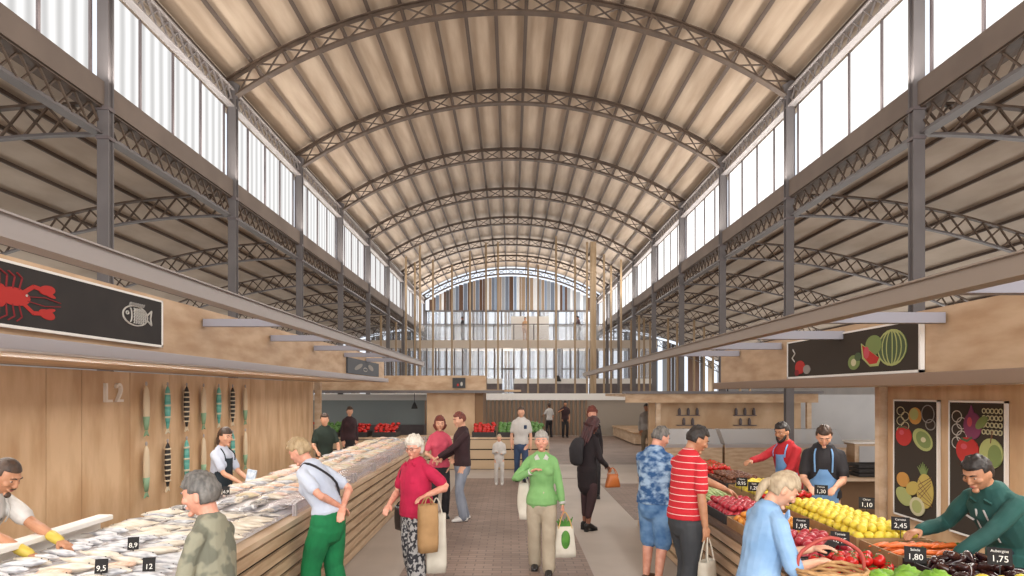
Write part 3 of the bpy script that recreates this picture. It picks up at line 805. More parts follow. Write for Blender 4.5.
for i, x in enumerate((4.4, 5.9, 7.4)):
    t = thing('glass_display_case', 'low sloped glass display case before the rear right stall, %s' % ['left', 'middle', 'right'][i] + ' of three', 'display case', (x, 17.4, 0), 0, 'glass display cases')
    b = MB(); b.box(-.72, .72, -.45, .45, 0, .82); b.build('base', M_SLAT, t)
    b = MB(); b.prism([(-.45, .82), (.45, .82), (.45, 1.2), (.05, 1.2)], (-.7, 0, 0), (0, 1, 0), (0, 0, 1), (1.4, 0, 0)); b.build('glass_hood', mat('case_glass', 'c6cbd0', .1, alpha=.5), t)
    b = MB(); b.box(-.72, .72, -.47, -.44, .78, .86); b.build('edge_strip', M_STEEL, t)
# low bench wall far right of the aisle
t = thing('timber_bench', 'low broad timber bench beside the rear aisle on the right', 'bench', (5.5, 31, 0))
b = MB(); b.box(-.55, .6, -3, 3, .05, .46); b.build('body', M_WOODL, t)
b = MB(); b.box(-.6, .65, -3.05, 3.05, .46, .52); b.build('top', M_WOOD, t)
# ================================================================== PEOPLE
def remesh(mb, name, mats, voxel, parent, smooth=2, wrinkle=0, seed=0, wscale=9):
    me = mb.mesh('tmp', mats); o = bpy.data.objects.new('tmp', me)
    m = o.modifiers.new('r', 'REMESH'); m.mode = 'VOXEL'; m.voxel_size = voxel; m.use_smooth_shade = True
    if smooth: s = o.modifiers.new('s', 'SMOOTH'); s.factor = .5; s.iterations = smooth
    r = evaluated(o); bpy.data.meshes.remove(me)
    r.name = name
    if wrinkle:
        off = V((seed * 3.1, seed * 1.7, 0))
        n_ = len(r.vertices); co = np.empty(n_ * 3, 'f'); no = np.empty(n_ * 3, 'f')
        r.vertices.foreach_get('co', co); r.vertex_normals.foreach_get('vector', no)
        co = co.reshape(-1, 3); no = no.reshape(-1, 3)
        ns = np.array([noise.noise(V((p[0] * wscale, p[1] * wscale, p[2] * wscale * .55)) + off) + .5 * noise.noise(V((p[0], p[1], p[2] * .7)) * wscale * 2.3 + off) for p in co.tolist()])
        co = co + no * (ns * wrinkle)[:, None]
        r.vertices.foreach_set('co', co.astype('f').ravel()); r.update()
    r.materials.clear()
    for q in (mats if isinstance(mats, (list, tuple)) else [mats]): r.materials.append(q)
    ob = bpy.data.objects.new(name, r); COL.objects.link(ob)
    if parent: ob.parent = parent
    return ob

def ik(a, b, l1, l2, pole):
    a = V(a); b = V(b); d = b - a; L = min(d.length, (l1 + l2) * .995); t = d.normalized(); b = a + t * L
    x = (l1 * l1 - l2 * l2 + L * L) / (2 * L); h = math.sqrt(max(0, l1 * l1 - x * x))
    p = V(pole); p = p - t * p.dot(t); p.normalize()
    return a + t * x + p * h, b

def head_fn(x, y, z):
    """unit sphere -> skull and jaw, face towards +y"""
    if z < 0:
        x *= 1 - .30 * abs(z) ** 1.5
        if y < 0: y *= 1 - .5 * abs(z)
        if y > 0: y = y * (1 - .10 * abs(z)) + .10 * max(0, -z - .5)
    if z > .2: x *= 1 + .06 * z
    if y > .3: y = .3 + (y - .3) * .90
    return x, y, z
HR = (.079, .101, .121)

SKINS = dict(light=mat('skin_light', 'd9a68a', .5, col2='cf987b', scale=(14, 14, 14)), tan=mat('skin_tan', 'b98565', .5, col2='ab7758', scale=(14, 14, 14)),
             pink=mat('skin_pink', 'dba189', .5, col2='cb8b73', scale=(14, 14, 14)), dark=mat('skin_brown', '8a5c47', .5, col2='7a4f3c', scale=(14, 14, 14)))
LIP = mat('lips', 'a85d52', .5); EYEW = mat('eye_white', 'b9a69a', .5); IRIS = mat('iris', '2c211c', .3)
def hairmat(n, c, c2): return mat('hair_' + n, c, .55, col2=c2, scale=(40, 40, 12), det=4, bump=.25, bscale=60)
HAIR = dict(auburn=hairmat('auburn', '2c1214', '481e1e'), black=hairmat('black', '1e1815', '2f2621'), dkbrown=hairmat('dark_brown', '33241b', '4a3527'), brown=hairmat('brown', '56402d', '6b503a'), grey=hairmat('grey', '8b857e', 'a8a29a'),
            dkgrey=hairmat('dark_grey', '4f4c49', '77726c'), white=hairmat('white', 'ddd5c8', 'c3baac'), sandy=hairmat('sandy', '8f7857', 'b29a76'), red=hairmat('red', '5c2a20', '7a3a2c'), ash=hairmat('ash_blond', '9a866c', 'b7a488'))

def person(label, x, y, H, face_deg, skin='light', sex='m', hair='dkbrown', style='short', lean=0, twist=0, side=0, hyaw=0, hpitch=0, hroll=0,
           lh=None, rh=None, lf=(-.1, .02), rf=(.1, -.02), top=None, sleeve='short', hem=.89, pants=None, pleg=1.0, plen='long', shoes=None, build=1.0,
           extras=(), vox=None, name='person', curl=.5, z=0, lpole=None, rpole=None, heel=0, wr=.006, group=None, belly=0):
    k = H / 1.75; seed = rnd.random() * 50
    root = thing(name, label, 'person', (x, y, z), math.radians(face_deg), group)
    root.scale = (k, k, k)
    dist = max(3.5, y)
    vx = vox or max(.0052, min(.022, dist * .00105)) / k
    fem = sex == 'f'; near = dist < 13
    sh = .142 if fem else .166
    Wp = V((0, 0, 1.0)); sx_ = math.sin(lean)
    off = V((0, -.10 * sx_, 0))
    RU = Matrix.Rotation(math.radians(twist), 3, 'Z') @ Matrix.Rotation(side, 3, 'Y') @ Matrix.Rotation(-lean, 3, 'X')
    RM = Matrix.Rotation(side * .5, 3, 'Y') @ Matrix.Rotation(-lean * .5, 3, 'X')
    def U(px, py, pz):
        p = V((px, py, pz))
        if pz >= 1.08: return Wp + off + RM @ V((0, 0, .08)) + RU @ (p - Wp - V((0, 0, .08)))
        if pz >= 1.0: return Wp + off + RM @ (p - Wp)
        return p + off
    rgt = (RU @ V((1, 0, 0)))
    # spine sections (z, rx, ry, yoff)
    if fem: sec = [(.86, .165, .115, 0), (.92, .168, .118, 0), (1.0, .145, .105, 0), (1.08, .125, .095, .0), (1.2, .135, .105, .01), (1.32, .142, .105, .01), (1.39, .132, .088, 0), (1.435, .100, .068, -.01), (1.475, .056, .053, -.01)]
    else: sec = [(.86, .158, .112, 0), (.92, .160, .115, 0), (1.0, .150, .108, .0), (1.08, .145, .105, .0), (1.2, .162, .112, .01), (1.32, .168, .114, .01), (1.39, .155, .094, 0), (1.445, .115, .074, -.01), (1.485, .062, .058, -.01)]
    bs = lambda z_: belly * max(0, 1 - abs(z_ - 1.08) / .22)
    def torso(mb, m=0, z0=.8, z1=2, seg=20, arc=None, mi=0):
        P = [(U(0, yo + bs(z_) * .5, z_), ((rx + bs(z_) * .5) * build + m, (ry + bs(z_)) * build + m)) for z_, rx, ry, yo in sec if z0 <= z_ <= z1]
        mb.tube([p for p, r in P], [r for p, r in P], side=rgt, seg=seg, cap=arc is None, sub=3, arc=arc, mi=mi)
        if fem and arc is None and z1 > 1.3:
            for s in (-1, 1): mb.ball(U(s * .07, .075 * build, 1.27), (.062 + m, .055 + m, .06 + m), RU)
    # arms
    arms = {}
    for nm, s, tgt, pole in (('l', -1, lh, lpole), ('r', 1, rh, rpole)):
        a = U(s * sh * build, -.005, 1.39)
        if tgt is None: b_ = a + V((s * .06, .03, -.53))
        else: b_ = V(tgt)
        e, w_ = ik(a, b_, .29, .255, pole or (s * .5, -1, -.35))
        arms[nm] = (a, e, w_, s)
    def yoke(mb, m):
        for s in (-1, 1): mb.tube([U(s * .02, -.012, 1.455), U(s * .07 * build, -.01, 1.435), U(s * sh * build, -.005, 1.393)], [.036 + m, .042 + m, .042 + m], seg=12)
    # legs
    legs = {}
    for nm, s, ft in (('l', -1, lf), ('r', 1, rf)):
        h = U(s * .085, 0, .90); fx, fy = ft[0], ft[1]; fz = ft[2] if len(ft) > 2 else 0
        an = V((fx, fy - .03, .085 + fz + heel)); lk = (h - an).length / .83; lk = min(1, max(.9, lk + .004)) if heel else 1; kn, an2 = ik(h, an, .43 * lk, .40 * lk, (s * .12, 1, 0))
        legs[nm] = (h, kn, an2, s)
    # head
    nb = U(0, -.01, 1.47)
    RH = Matrix.Rotation(math.radians(hyaw), 3, 'Z') @ Matrix.Rotation(-math.radians(hpitch), 3, 'X') @ Matrix.Rotation(math.radians(hroll), 3, 'Y')
    C = nb + (RU @ V((0, .015, .075))) + RH @ V((0, .025, .085))
    Hd = lambda px, py, pz: C + RH @ V((px, py, pz))
    # ---- body: one continuous surface
    b = MB(); torso(b); yoke(b, 0)
    b.tube([nb - RU @ V((0, 0, .05)), nb + RU @ V((0, .0, .02)), Hd(0, -.02, -.05)], [.06 * (.88 if fem else 1), .052 * (.88 if fem else 1.05), .052 * (.9 if fem else 1.05)], seg=12)
    b.ball(C, HR, RH, 24, 18, fn=head_fn)
    if near:
        b.tube([Hd(0, .086, .022), Hd(0, .100, -.006), Hd(0, .106, -.026)], [.008, .010, .0115], seg=8)
        b.ball(Hd(0, .094, -.032), (.017, .012, .009), RH, 8, 6)
        b.ball(Hd(0, .086, .030), (.048, .012, .010), RH, 10, 6)
        b.ball(Hd(0, .080, -.062), (.026, .015, .012), RH, 10, 6)
        b.ball(Hd(0, .072, -.100), (.026, .018, .017), RH, 10, 6)
        for s in (-1, 1):
            b.ball(Hd(s * .043, .062, -.018), (.026, .026, .022), RH, 10, 6)
    for s in (-1, 1): b.ball(Hd(s * .077, -.008, -.008), (.010, .020, .032), RH, 8, 6)
    for nm in 'lr':
        a, e, w_, s = arms[nm]; bu = build * (.86 if fem else 1)
        b.tube([a + (e - a) * -.02, a + (e - a) * .3, e, e + (w_ - e) * .3, w_], [.048 * bu, .046 * bu, .037 * bu, .039 * bu, .026 * bu], seg=12, sub=2)
        # hand: palm, four fingers, thumb
        d = (w_ - e).normalized(); n_ = V((-s, 0, 0)) if abs(d.z) > .6 else V((0, 0, -1))
        n_ = (n_ - d * n_.dot(d)).normalized(); ac = d.cross(n_)   # across the palm
        if (s > 0) == (ac.dot(V((0, 1, 0))) < 0) and abs(d.z) > .6: pass
        fwd = V((0, 1, 0)) if abs(d.z) > .6 else V((-s, 0, 0))
        if ac.dot(fwd) < 0: ac = -ac      # thumb side is +ac
        pk = w_ + d * .085
        b.tube([w_, w_ + d * .03, pk], [(.024, .020), (.036, .018), (.041, .015)], side=ac, seg=10)
        for j, (o_, ln) in enumerate(((.030, .072), (.010, .080), (-.010, .075), (-.029, .058))):
            p0 = pk + ac * o_; dd = d; pts = [p0 - d * .01]
            for q, fr in enumerate((.42, .33, .25)):
                an = curl * (.5, .9, .7)[q]
                dd = (dd * math.cos(an) + n_ * math.sin(an)).normalized(); pts.append(pts[-1] + dd * (ln * fr + (.01 if q == 0 else 0)))
            b.tube(pts, [.0095, .009, .0085, .0075], seg=8)
        t0 = w_ + d * .025 + ac * .026; td = (d * .7 + ac * .65 + n_ * .3).normalized(); td2 = (d * .9 + n_ * .5 + ac * .1).normalized()
        b.tube([t0, t0 + td * .035, t0 + td * .035 + td2 * .035], [.014, .011, .009], seg=8)
    for nm in 'lr':
        h, kn, an, s = legs[nm]; bu = build * (1 if not fem else .98)
        b.tube([h + V((0, 0, .04)), h + (kn - h) * .4, kn, kn + (an - kn) * .3 + V((0, -.012, 0)), an], [.088 * bu, .078 * bu, .055 * bu, .055 * bu, .036 * bu], seg=14, sub=2)
        b.tube([an + V((0, -.03, -.03)), an + V((0, .08, -.05 - heel * .8)), an + V((0, .14, -.055 - heel))], [(.032, .028), (.038, .022), (.034, .016)], side=(1, 0, 0), seg=10)
    body = remesh(b, 'body', SKINS[skin], vx, root, 1)
    # ---- face details
    if near:
        for s in (-1, 1):
            e_ = MB(); e_.ball(Hd(s * .031, .0775, .004), (.0125, .0095, .0065), RH, 10, 8); eo = e_.build('eye', EYEW, root)
            e_ = MB(); e_.ball(Hd(s * .031, .0855, .004), (.0062, .003, .0058), RH, 8, 6); e_.build('iris', IRIS, eo)
            e_ = MB(); e_.tube([Hd(s * .014, .096, .027), Hd(s * .032, .095, .033), Hd(s * .052, .080, .027)], [.004, .005, .003], seg=6); e_.build('eyebrow', HAIR.get(hair), root)
        e_ = MB(); e_.ball(Hd(0, .0915, -.058), (.021, .0055, .004), RH, 10, 5); e_.ball(Hd(0, .0905, -.065), (.017, .006, .004), RH, 10, 5); e_.build('lips', LIP, root)
    # ---- hair
    if style != 'none':
        th = dict(buzz=.004, short=.012, crop=.017, bob=.024, tied=.012, long=.022, curly=.030)[style]
        hl = dict(buzz=.46, short=.46, crop=.42, bob=.45, tied=.42, long=.45, curly=.42)[style]
        low = dict(buzz=-.25, short=-.30, crop=-.38, bob=-.75, tied=-.45, long=-.95, curly=-.5)[style]
        amp = dict(buzz=.0, short=.10, crop=.12, bob=.10, tied=.05, long=.10, curly=.22)[style]
        def hf(ux, uy, uz):
            hx, hy, hz = head_fn(ux, uy, uz)
            face = uy > .30 and uz < hl and uz < hl + .25 - abs(ux) * .3
            ear = abs(ux) > .5 and uz < .12 and uy > -.15 and style not in ('bob', 'long')
            below = uz < low
            f = 1.0 + th / .09
            nn = noise.noise(V((ux * 4, uy * 4, uz * 4)) + V((seed, 0, 0))) + .5 * noise.noise(V((ux * 9, uy * 9, uz * 5)) + V((seed, 4, 0)))
            f += amp * nn
            if style in ('bob', 'long') and uz < 0 and not face: hx *= 1.22; hy = hy * (1.35 if uy < 0 else 1)
            if face or ear or below: f = .86
            return hx * f, hy * f, hz * f + (.02 if not (face or below) else 0)
        hb = MB(); hb.ball(C, HR, RH, 44, 34, fn=hf)
        if style == 'tied':
            hb.tube([Hd(0, -.095, .0), Hd(0, -.115, -.03), Hd(0, -.112, -.09), Hd(0, -.095, -.16)], [.026, .032, .028, .012], seg=10, sub=2)
        if style == 'long':
            for q in range(7):
                t_ = -1 + q / 3; 
                hb.tube([Hd(t_ * .06, -.07 + abs(t_) * .04, .05), Hd(t_ * .085, -.11 + abs(t_) * .06, -.05), Hd(t_ * .095, -.11 + abs(t_) * .06, -.17), Hd(t_ * .10, -.10 + abs(t_) * .05, -.30 - .03 * (q % 3))], [(.03, .026), (.034, .026), (.034, .022), (.012, .01)], seg=8, sub=3)
        hb.build('hair', HAIR[hair], root)
    # ---- trousers / skirt
    if pants is not None:
        b = MB()
        if plen == 'skirt':
            P = [U(0, 0, 1.06), U(0, 0, .98), U(0, 0, .88)] + [V((off.x, off.y * .6, z_)) for z_ in (.80, .72, .66)]
            b.tube(P, [(.145, .11), (.165, .125), (.182, .135), (.178, .135), (.168, .13), (.166, .13)], side=(1, 0, 0), seg=20, sub=2)
        else:
            P = [(U(0, bs(z_) * .4, z_), ((rx + .012) * build, (ry + .014) * build)) for z_, rx, ry in ((1.02, .134, .100), (.96, .150, .110), (.90, .160, .118), (.82, .150, .112))]
            b.tube([p for p, r in P], [r for p, r in P], side=(1, 0, 0), seg=18, sub=2)
            for nm in 'lr':
                h, kn, an, s = legs[nm]
                end = {'long': 1.0, 'short': None, 'crop': .8}[plen]
                if end is None: pts = [h + V((0, 0, -.05)), h + (kn - h) * .45, kn + (an - kn) * .06]; rr = [.094, .096, .092]
                else:
                    q = kn + (an - kn) * end; pts = [h + V((0, 0, -.05)), h + (kn - h) * .45, kn, kn + (q - kn) * .5, q + V((0, 0, -.01))]; rr = [.086, .084, .070, .070, .068]
                b.tube(pts, [r * pleg * build for r in rr], seg=16, sub=2)
        remesh(b, 'skirt' if plen == 'skirt' else 'trousers', pants, vx * 1.15, root, 1, wr, seed)
    # ---- top
    if top is not None:
        b = MB(); torso(b, .018, hem, 1.47); yoke(b, .011)
        hz = hem
        if hem < .95: b.tube([U(0, bs(hz) * .5, hz), U(0, bs(hz) * .5, hz + .08)], [((.186 if fem else .182) * build, .140 * build + bs(hz)), ((.182 if fem else .178) * build, .136 * build + bs(hz))], side=rgt, seg=20, cap=False)
        for nm in 'lr':
            a, e, w_, s = arms[nm]; bu = build * (.94 if fem else 1)
            if sleeve == 'short': pts = [a, a + (e - a) * .35, a + (e - a) * .72]; rr = [.056, .060, .060]
            elif sleeve == 'elbow': pts = [a, a + (e - a) * .5, e + (w_ - e) * .1]; rr = [.056, .057, .054]
            elif sleeve == 'none': pts = [a - (e - a) * .02, a + (e - a) * .08]; rr = [.06, .055]
            else: pts = [a, a + (e - a) * .5, e, e + (w_ - e) * .5, e + (w_ - e) * .95]; rr = [.056, .055, .050, .047, .040]
            b.tube(pts, [r * bu for r in rr], seg=14, sub=2)
        remesh(b, 'shirt', top, vx * 1.1, root, 1, wr, seed + 3)
    # ---- shoes
    if shoes is not None:
        for nm in 'lr':
            h, kn, an, s = legs[nm]; g = an.z - .085 - heel
            b = MB(); b.tube([V((an.x, an.y - .045, g + .04 + heel)), V((an.x, an.y + .02, g + .048 + heel * .8)), V((an.x, an.y + .11, g + .036 + heel * .2)), V((an.x, an.y + .17, g + .028))], [(.036, .040), (.042, .044), (.047, .034), (.036, .024)], side=(1, 0, 0), seg=12, sub=2)
            so = b.build('shoe', shoes, root)
            b = MB(); b.box(an.x - .04, an.x + .04, an.y + .04, an.y + .17, g, g + .015); b.box(an.x - .025, an.x + .025, an.y - .07, an.y - .02, g, g + .02 + heel); b.build('sole', M_BLACK, so)
    ctx = dict(root=root, U=U, Hd=Hd, RU=RU, RH=RH, arms=arms, legs=legs, torso=torso, rgt=rgt, C=C, build=build, sh=sh, k=k)
    for fn in extras: fn(ctx)
    def Wd(p):   # local body point -> world
        return root.matrix_basis @ V(p)
    root.matrix_basis = Matrix.LocRotScale(V((x, y, z)), Matrix.Rotation(math.radians(face_deg), 3, 'Z'), V((k, k, k)))
    ctx['W'] = Wd
    return ctx

# ---- clothing parts
def apron(m, z0=.72, z1=1.36, strap=True):
    def f(c):
        U = c['U']; b = MB(); rows = []
        zs = [z0 + (z1 - z0) * i / 9 for i in range(10)]
        for z_ in zs:
            w_ = .17 if z_ < 1.08 else .17 - (z_ - 1.08) / (z1 - 1.08) * .07
            rows.append([(w_ * math.sin(t), .155 * math.cos(t) * (1 if z_ > .85 else 1.05)) for t in [-1.35 + 2.7 * j / 10 for j in range(11)]])
        for lay in (0, .008):
            pass
        vs = []; 
        for z_, r in zip(zs, rows):
            for (px, py) in r: vs.append(U(px, py, z_) if z_ > .8 else V((px, py, z_)) + (U(0, 0, .9) - V((0, 0, .9))))
        n = len(vs); vs2 = [v + c['RU'] @ V((0, .008, 0)) for v in vs]; fs = []
        for i in range(9):
            for j in range(10):
                a = i * 11 + j; q = (a, a + 1, a + 12, a + 11); fs.append(q[::-1]); fs.append(tuple(x + n for x in q))
        for i in range(9): fs.append((i * 11, (i + 1) * 11, (i + 1) * 11 + n, i * 11 + n)); fs.append((i * 11 + 10, i * 11 + 10 + n, (i + 1) * 11 + 10 + n, (i + 1) * 11 + 10))
        b.add(vs + vs2, fs, 0, True); ao = b.build('apron', m, c['root'])
        if strap:
            for s in (-1, 1):
                b = MB(); b.tube([U(s * .09, .145, z1 - .03), U(s * .095, .125, 1.41), U(s * .075, .04, 1.475), U(s * .05, -.05, 1.48)], [(.010, .004)] * 4, seg=6, sub=3); b.build('strap', m, ao)
    return f
def collar(m):
    def f(c):
        U = c['U']; b = MB(); pts = [U(.062 * math.cos(a), .058 * math.sin(a), 1.485 - .035 * max(0, math.sin(a))) for a in [PI / 2 + .25 + (2 * PI - .5) * i / 14 for i in range(15)]]
        b.tube(pts, [(.010, .022)] * 15, side=(0, 0, 1), seg=8)
        for s in (-1, 1): b.prism([(0, -.075), (.05, .02), (.085, -.02), (.045, -.13)], U(s * .004, .100, 1.465), (s, 0, 0), c['RU'] @ V((0, .25, 1)), c['RU'] @ V((0, .012, 0)))
        b.build('collar', m, c['root'])
    return f
def cuffs(m, t=.93):
    def f(c):
        for nm in 'lr':
            a, e, w_, s = c['arms'][nm]; b = MB(); p = e + (w_ - e) * t; q = e + (w_ - e) * (t + .13); b.tube([p, q], [.043, .041], seg=12, cap=False); b.build('cuff', m, c['root'])
    return f
def glasses(c):
    Hd = c['Hd']; b = MB()
    for s in (-1, 1):
        b.tube([Hd(s * .032 + .021 * math.cos(a), .102, .006 + .015 * math.sin(a)) for a in [2 * PI * i / 12 for i in range(13)]], [.0022] * 13, seg=5)
        b.tube([Hd(s * .054, .1, .01), Hd(s * .08, .02, .01)], [.0022] * 2, seg=5)
    b.tube([Hd(-.012, .104, .01), Hd(.012, .104, .01)], [.0022] * 2, seg=5)
    b.build('glasses', M_BLACK, c['root'])
def beard(m):
    def f(c):
        Hd = c['Hd']; b = MB(); b.tube([Hd(-.062, .03, -.03), Hd(-.052, .06, -.075), Hd(0, .088, -.108), Hd(.052, .06, -.075), Hd(.062, .03, -.03)], [(.010, .018), (.013, .020), (.018, .020), (.013, .02), (.01, .018)], seg=8, sub=3)
        b.tube([Hd(-.026, .094, -.052), Hd(0, .103, -.046), Hd(.026, .094, -.052)], [.005] * 3, seg=6); b.build('beard', m, c['root'])
    return f
def strap(m, pts, w=.012):
    def f(c):
        b = MB(); b.tube([c['U'](*p) for p in pts], [(w, .005)] * len(pts), seg=6, sub=3); b.build('bag_strap', m, c['root'])
    return f
def placket(m, pts, w=.006, nm='zip'):
    def f(c):
        b = MB(); b.tube([c['U'](*p) for p in pts], [(w, .004)] * len(pts), side=c['rgt'], seg=6, sub=2); b.build(nm, m, c['root'])
    return f

def cloth(n, c, c2=None, sc=(5, 5, 5), **kw): return mat('cloth_' + n, c, kw.pop('rough', .85), col2=c2, scale=sc, bump=.15, bscale=220, **kw)
C_WHITE = cloth('white', 'cbc7c2', 'bbb6b1'); C_BLACK = cloth('black', '201d20', '2b282b'); C_NAVY = cloth('dark_apron', '25323b', '1c262d')
C_GREENP = cloth('green_trousers', '0f7a45', '0b653a'); C_CAMO = cloth('camouflage', '8d8a76', '6d6d5e', (9, 9, 9), det=2, lo=.45, hi=.52); C_DKGREEN = cloth('dark_green', '26332a', '1e2922')
C_MAG = cloth('magenta', 'c01c48', 'a8143c'); C_ZEBRA = cloth('patterned', '2f2f35', 'a9a6a4', (26, 26, 22), det=1, lo=.47, hi=.53); C_JEANG = cloth('grey_jeans', '8d939f', '727885', (8, 8, 3))
C_MAROON = cloth('maroon_jacket', '3a2226', '2c1a1e'); C_PINK = cloth('pink', 'd4556a', 'c2445a'); C_SWEAT = cloth('green_sweater', '7fae6c', '6f9e5e'); C_BEIGE = cloth('beige_trousers', 'b5a791', 'a39580')
C_JEAN = cloth('blue_jeans', '3c5070', '2f405c', (8, 8, 3)); C_DRESS = cloth('black_dress', '170f12', '21161a'); C_TIGHT = cloth('dark_tights', '3a2426', '2f1c1e')
C_PLAID = cloth('blue_plaid', '2c5484', '9db6cf', (10, 10, 16), det=2, lo=.42, hi=.62); C_SHORTS = cloth('blue_shorts', '3d6899', '7397bd', (8, 8, 8), det=2)
C_GREYTR = cloth('dark_grey_trousers', '3f4144', '34363a'); C_RED = cloth('red_sleeve', 'b9232b', 'a01b23'); C_LTBLUE = cloth('light_blue_shirt', '93b4d6', '7a9fc6', (4, 4, 7)); C_BLUEAP = cloth('blue_apron', '7ba7d4', '6590c0')
C_TEALJ = cloth('dark_green_jacket', '24554f', '1c4641', (3, 3, 3)); C_GREY = cloth('grey_shirt', 'a39d97', '8f8983'); C_LTWHITE = cloth('blue_white', 'c3cad8', 'b1b9ca', (3, 3, 3))
def striped(n, base, line, sc=22):
    m = bpy.data.materials.new('cloth_' + n); m.use_nodes = True; nt = m.node_tree; b = nt.nodes['Principled BSDF']; b.inputs['Roughness'].default_value = .85
    tc = nt.nodes.new('ShaderNodeTexCoord'); sp = nt.nodes.new('ShaderNodeSeparateXYZ'); nt.links.new(tc.outputs['Object'], sp.inputs[0])
    mu = nt.nodes.new('ShaderNodeMath'); mu.operation = 'MULTIPLY'; mu.inputs[1].default_value = sc; nt.links.new(sp.outputs['Z'], mu.inputs[0])
    fr = nt.nodes.new('ShaderNodeMath'); fr.operation = 'FRACT'; nt.links.new(mu.outputs[0], fr.inputs[0])
    gt = nt.nodes.new('ShaderNodeMath'); gt.operation = 'GREATER_THAN'; gt.inputs[1].default_value = .89; nt.links.new(fr.outputs[0], gt.inputs[0])
    mx = nt.nodes.new('ShaderNodeMix'); mx.data_type = 'RGBA'; mx.inputs[6].default_value = lin(base); mx.inputs[7].default_value = lin(line)
    nt.links.new(gt.outputs[0], mx.inputs[0]); nt.links.new(mx.outputs[2], b.inputs['Base Color']); return m
C_STRIPE = striped('red_striped', 'c4242e', 'e4c3bb', 17)
SH_BLACK = mat('shoe_black', '1c1a1b', .4); SH_WHITE = mat('shoe_white', 'd9d6d2', .5); SH_BROWN = mat('shoe_brown', '5a4132', .5)
# ================================================================== THE CAST
def fish_gloves(c):
    for nm in 'lr':
        a, e, w_, s = c['arms'][nm]; b = MB(); b.tube([e + (w_ - e) * .7, w_], [.038, .034], seg=10); b.build('glove_cuff', mat('yellow_rubber', 'c9b04a', .5), c['root'])
def goatee(c):
    b = MB(); b.ball(c['Hd'](0, .078, -.102), (.026, .019, .02), c['RH'], 10, 7); b.tube([c['Hd'](-.026, .094, -.05), c['Hd'](0, .104, -.046), c['Hd'](.026, .094, -.05)], [.004] * 3, seg=6); b.build('beard', HAIR['dkbrown'], c['root'])
person('bearded fishmonger in white leaning over the near end of the fish counter', -3.72, 4.75, 1.78, -97, skin='tan', hair='dkbrown', style='buzz', lean=.62, hyaw=4, hpitch=28,
       rh=(.12, .62, 1.02), lh=(-.1, .66, 1.05), top=C_WHITE, pants=C_NAVY, shoes=SH_BLACK, extras=(apron(C_WHITE), goatee, fish_gloves))
person('older shopper in camouflage jacket with grey hair, back half turned at the fish counter', -1.63, 3.85, 1.66, 82, skin='pink', hair='dkgrey', style='crop', lean=.10, hyaw=8, hpitch=10,
       lh=(-.17, .30, .98), rh=(.15, .34, .98), top=C_CAMO, sleeve='long', hem=.86, pants=C_CAMO, shoes=SH_BROWN, build=.93, wr=.008)
ven = person('young woman with dark tied hair and dark apron serving behind the fish counter', -3.72, 8.95, 1.66, -108, sex='f', skin='light', hair='dkbrown', style='tied', lean=.12, hyaw=-8, hpitch=6,
       lh=(-.05, .42, 1.06), rh=(.12, .42, 1.04), top=C_LTWHITE, pants=C_NAVY, shoes=SH_BLACK, extras=(apron(C_NAVY),))
person('woman in pale tee and green trousers bending over the fish counter, hands behind her back', -1.74, 6.5, 1.76, 66, sex='f', skin='pink', hair='sandy', style='crop', lean=.52, hyaw=10, hpitch=30,
       lh=(.0, -.17, 1.06), rh=(.04, -.19, 1.04), lpole=(-1, -.5, 0), rpole=(1, -.5, 0), top=C_LTWHITE, hem=.99, pants=C_GREENP, pleg=1.2, shoes=SH_BLACK, lf=(-.12, .06), rf=(.12, -.1), build=1.08,
       extras=(strap(C_BLACK, [(.16, -.02, 1.05), (.06, -.15, 1.2), (-.06, -.14, 1.36), (-.1, -.04, 1.475), (-.08, .08, 1.42), (.06, .15, 1.2), (.16, .08, 1.05)]),))
person('fishmonger in dark green polo standing at the far end of the fish counter', -3.62, 13.6, 1.70, -155, skin='light', hair='dkbrown', style='short', hyaw=-12, hpitch=6,
       lh=(-.22, .30, 1.0), rh=(.2, .32, 1.02), top=C_DKGREEN, pants=C_NAVY, shoes=SH_BLACK)
person('woman with dark pinned hair and maroon top beyond the end of the fish stall', -4.2, 18.2, 1.74, -150, sex='f', skin='light', hair='dkbrown', style='tied', top=C_MAROON, sleeve='long', pants=C_BLACK, shoes=SH_BLACK)

mag = person('white-haired woman in magenta polo and patterned trousers carrying a brown paper bag', -1.0, 7.45, 1.63, 140, sex='f', skin='pink', hair='white', style='curly', lean=.04, hyaw=14, hpitch=6,
       lh=(-.31, .14, 1.13), rh=(.20, .24, .99), lpole=(-.9, -.8, -.6), rpole=(.8, -.8, -.5), top=C_MAG, pants=C_ZEBRA, pleg=1.22, shoes=SH_BLACK, lf=(-.10, .12), rf=(.11, -.08), build=1.26, hem=.86, belly=.03,
       extras=(collar(C_MAG), glasses, strap(C_BLACK, [(.13, -.02, 1.48), (.19, .07, 1.36), (.24, .06, 1.15), (.26, .0, .95)]), strap(C_BLACK, [(.13, -.02, 1.48), (.20, -.1, 1.34), (.26, -.06, 1.1), (.26, 0, .95)])))
person('dark-haired man in maroon jacket and grey jeans standing close to the woman in pink', -.80, 11.5, 1.79, 112, skin='light', hair='red', style='short', hyaw=4, hpitch=12,
       lh=(-.05, .40, 1.05), rh=(.12, .30, 1.0), top=C_MAROON, sleeve='long', pants=C_JEANG, shoes=SH_WHITE, lf=(-.1, .05), rf=(.1, -.06))
person('woman with reddish hair in a pink top and black trousers beside the man in maroon', -1.20, 11.75, 1.70, -160, sex='f', skin='light', hair='red', style='bob', hyaw=-8, hpitch=4,
       lh=(-.15, .30, 1.05), rh=(.2, .32, 1.08), top=C_PINK, sleeve='short', pants=C_BLACK, shoes=SH_BLACK)
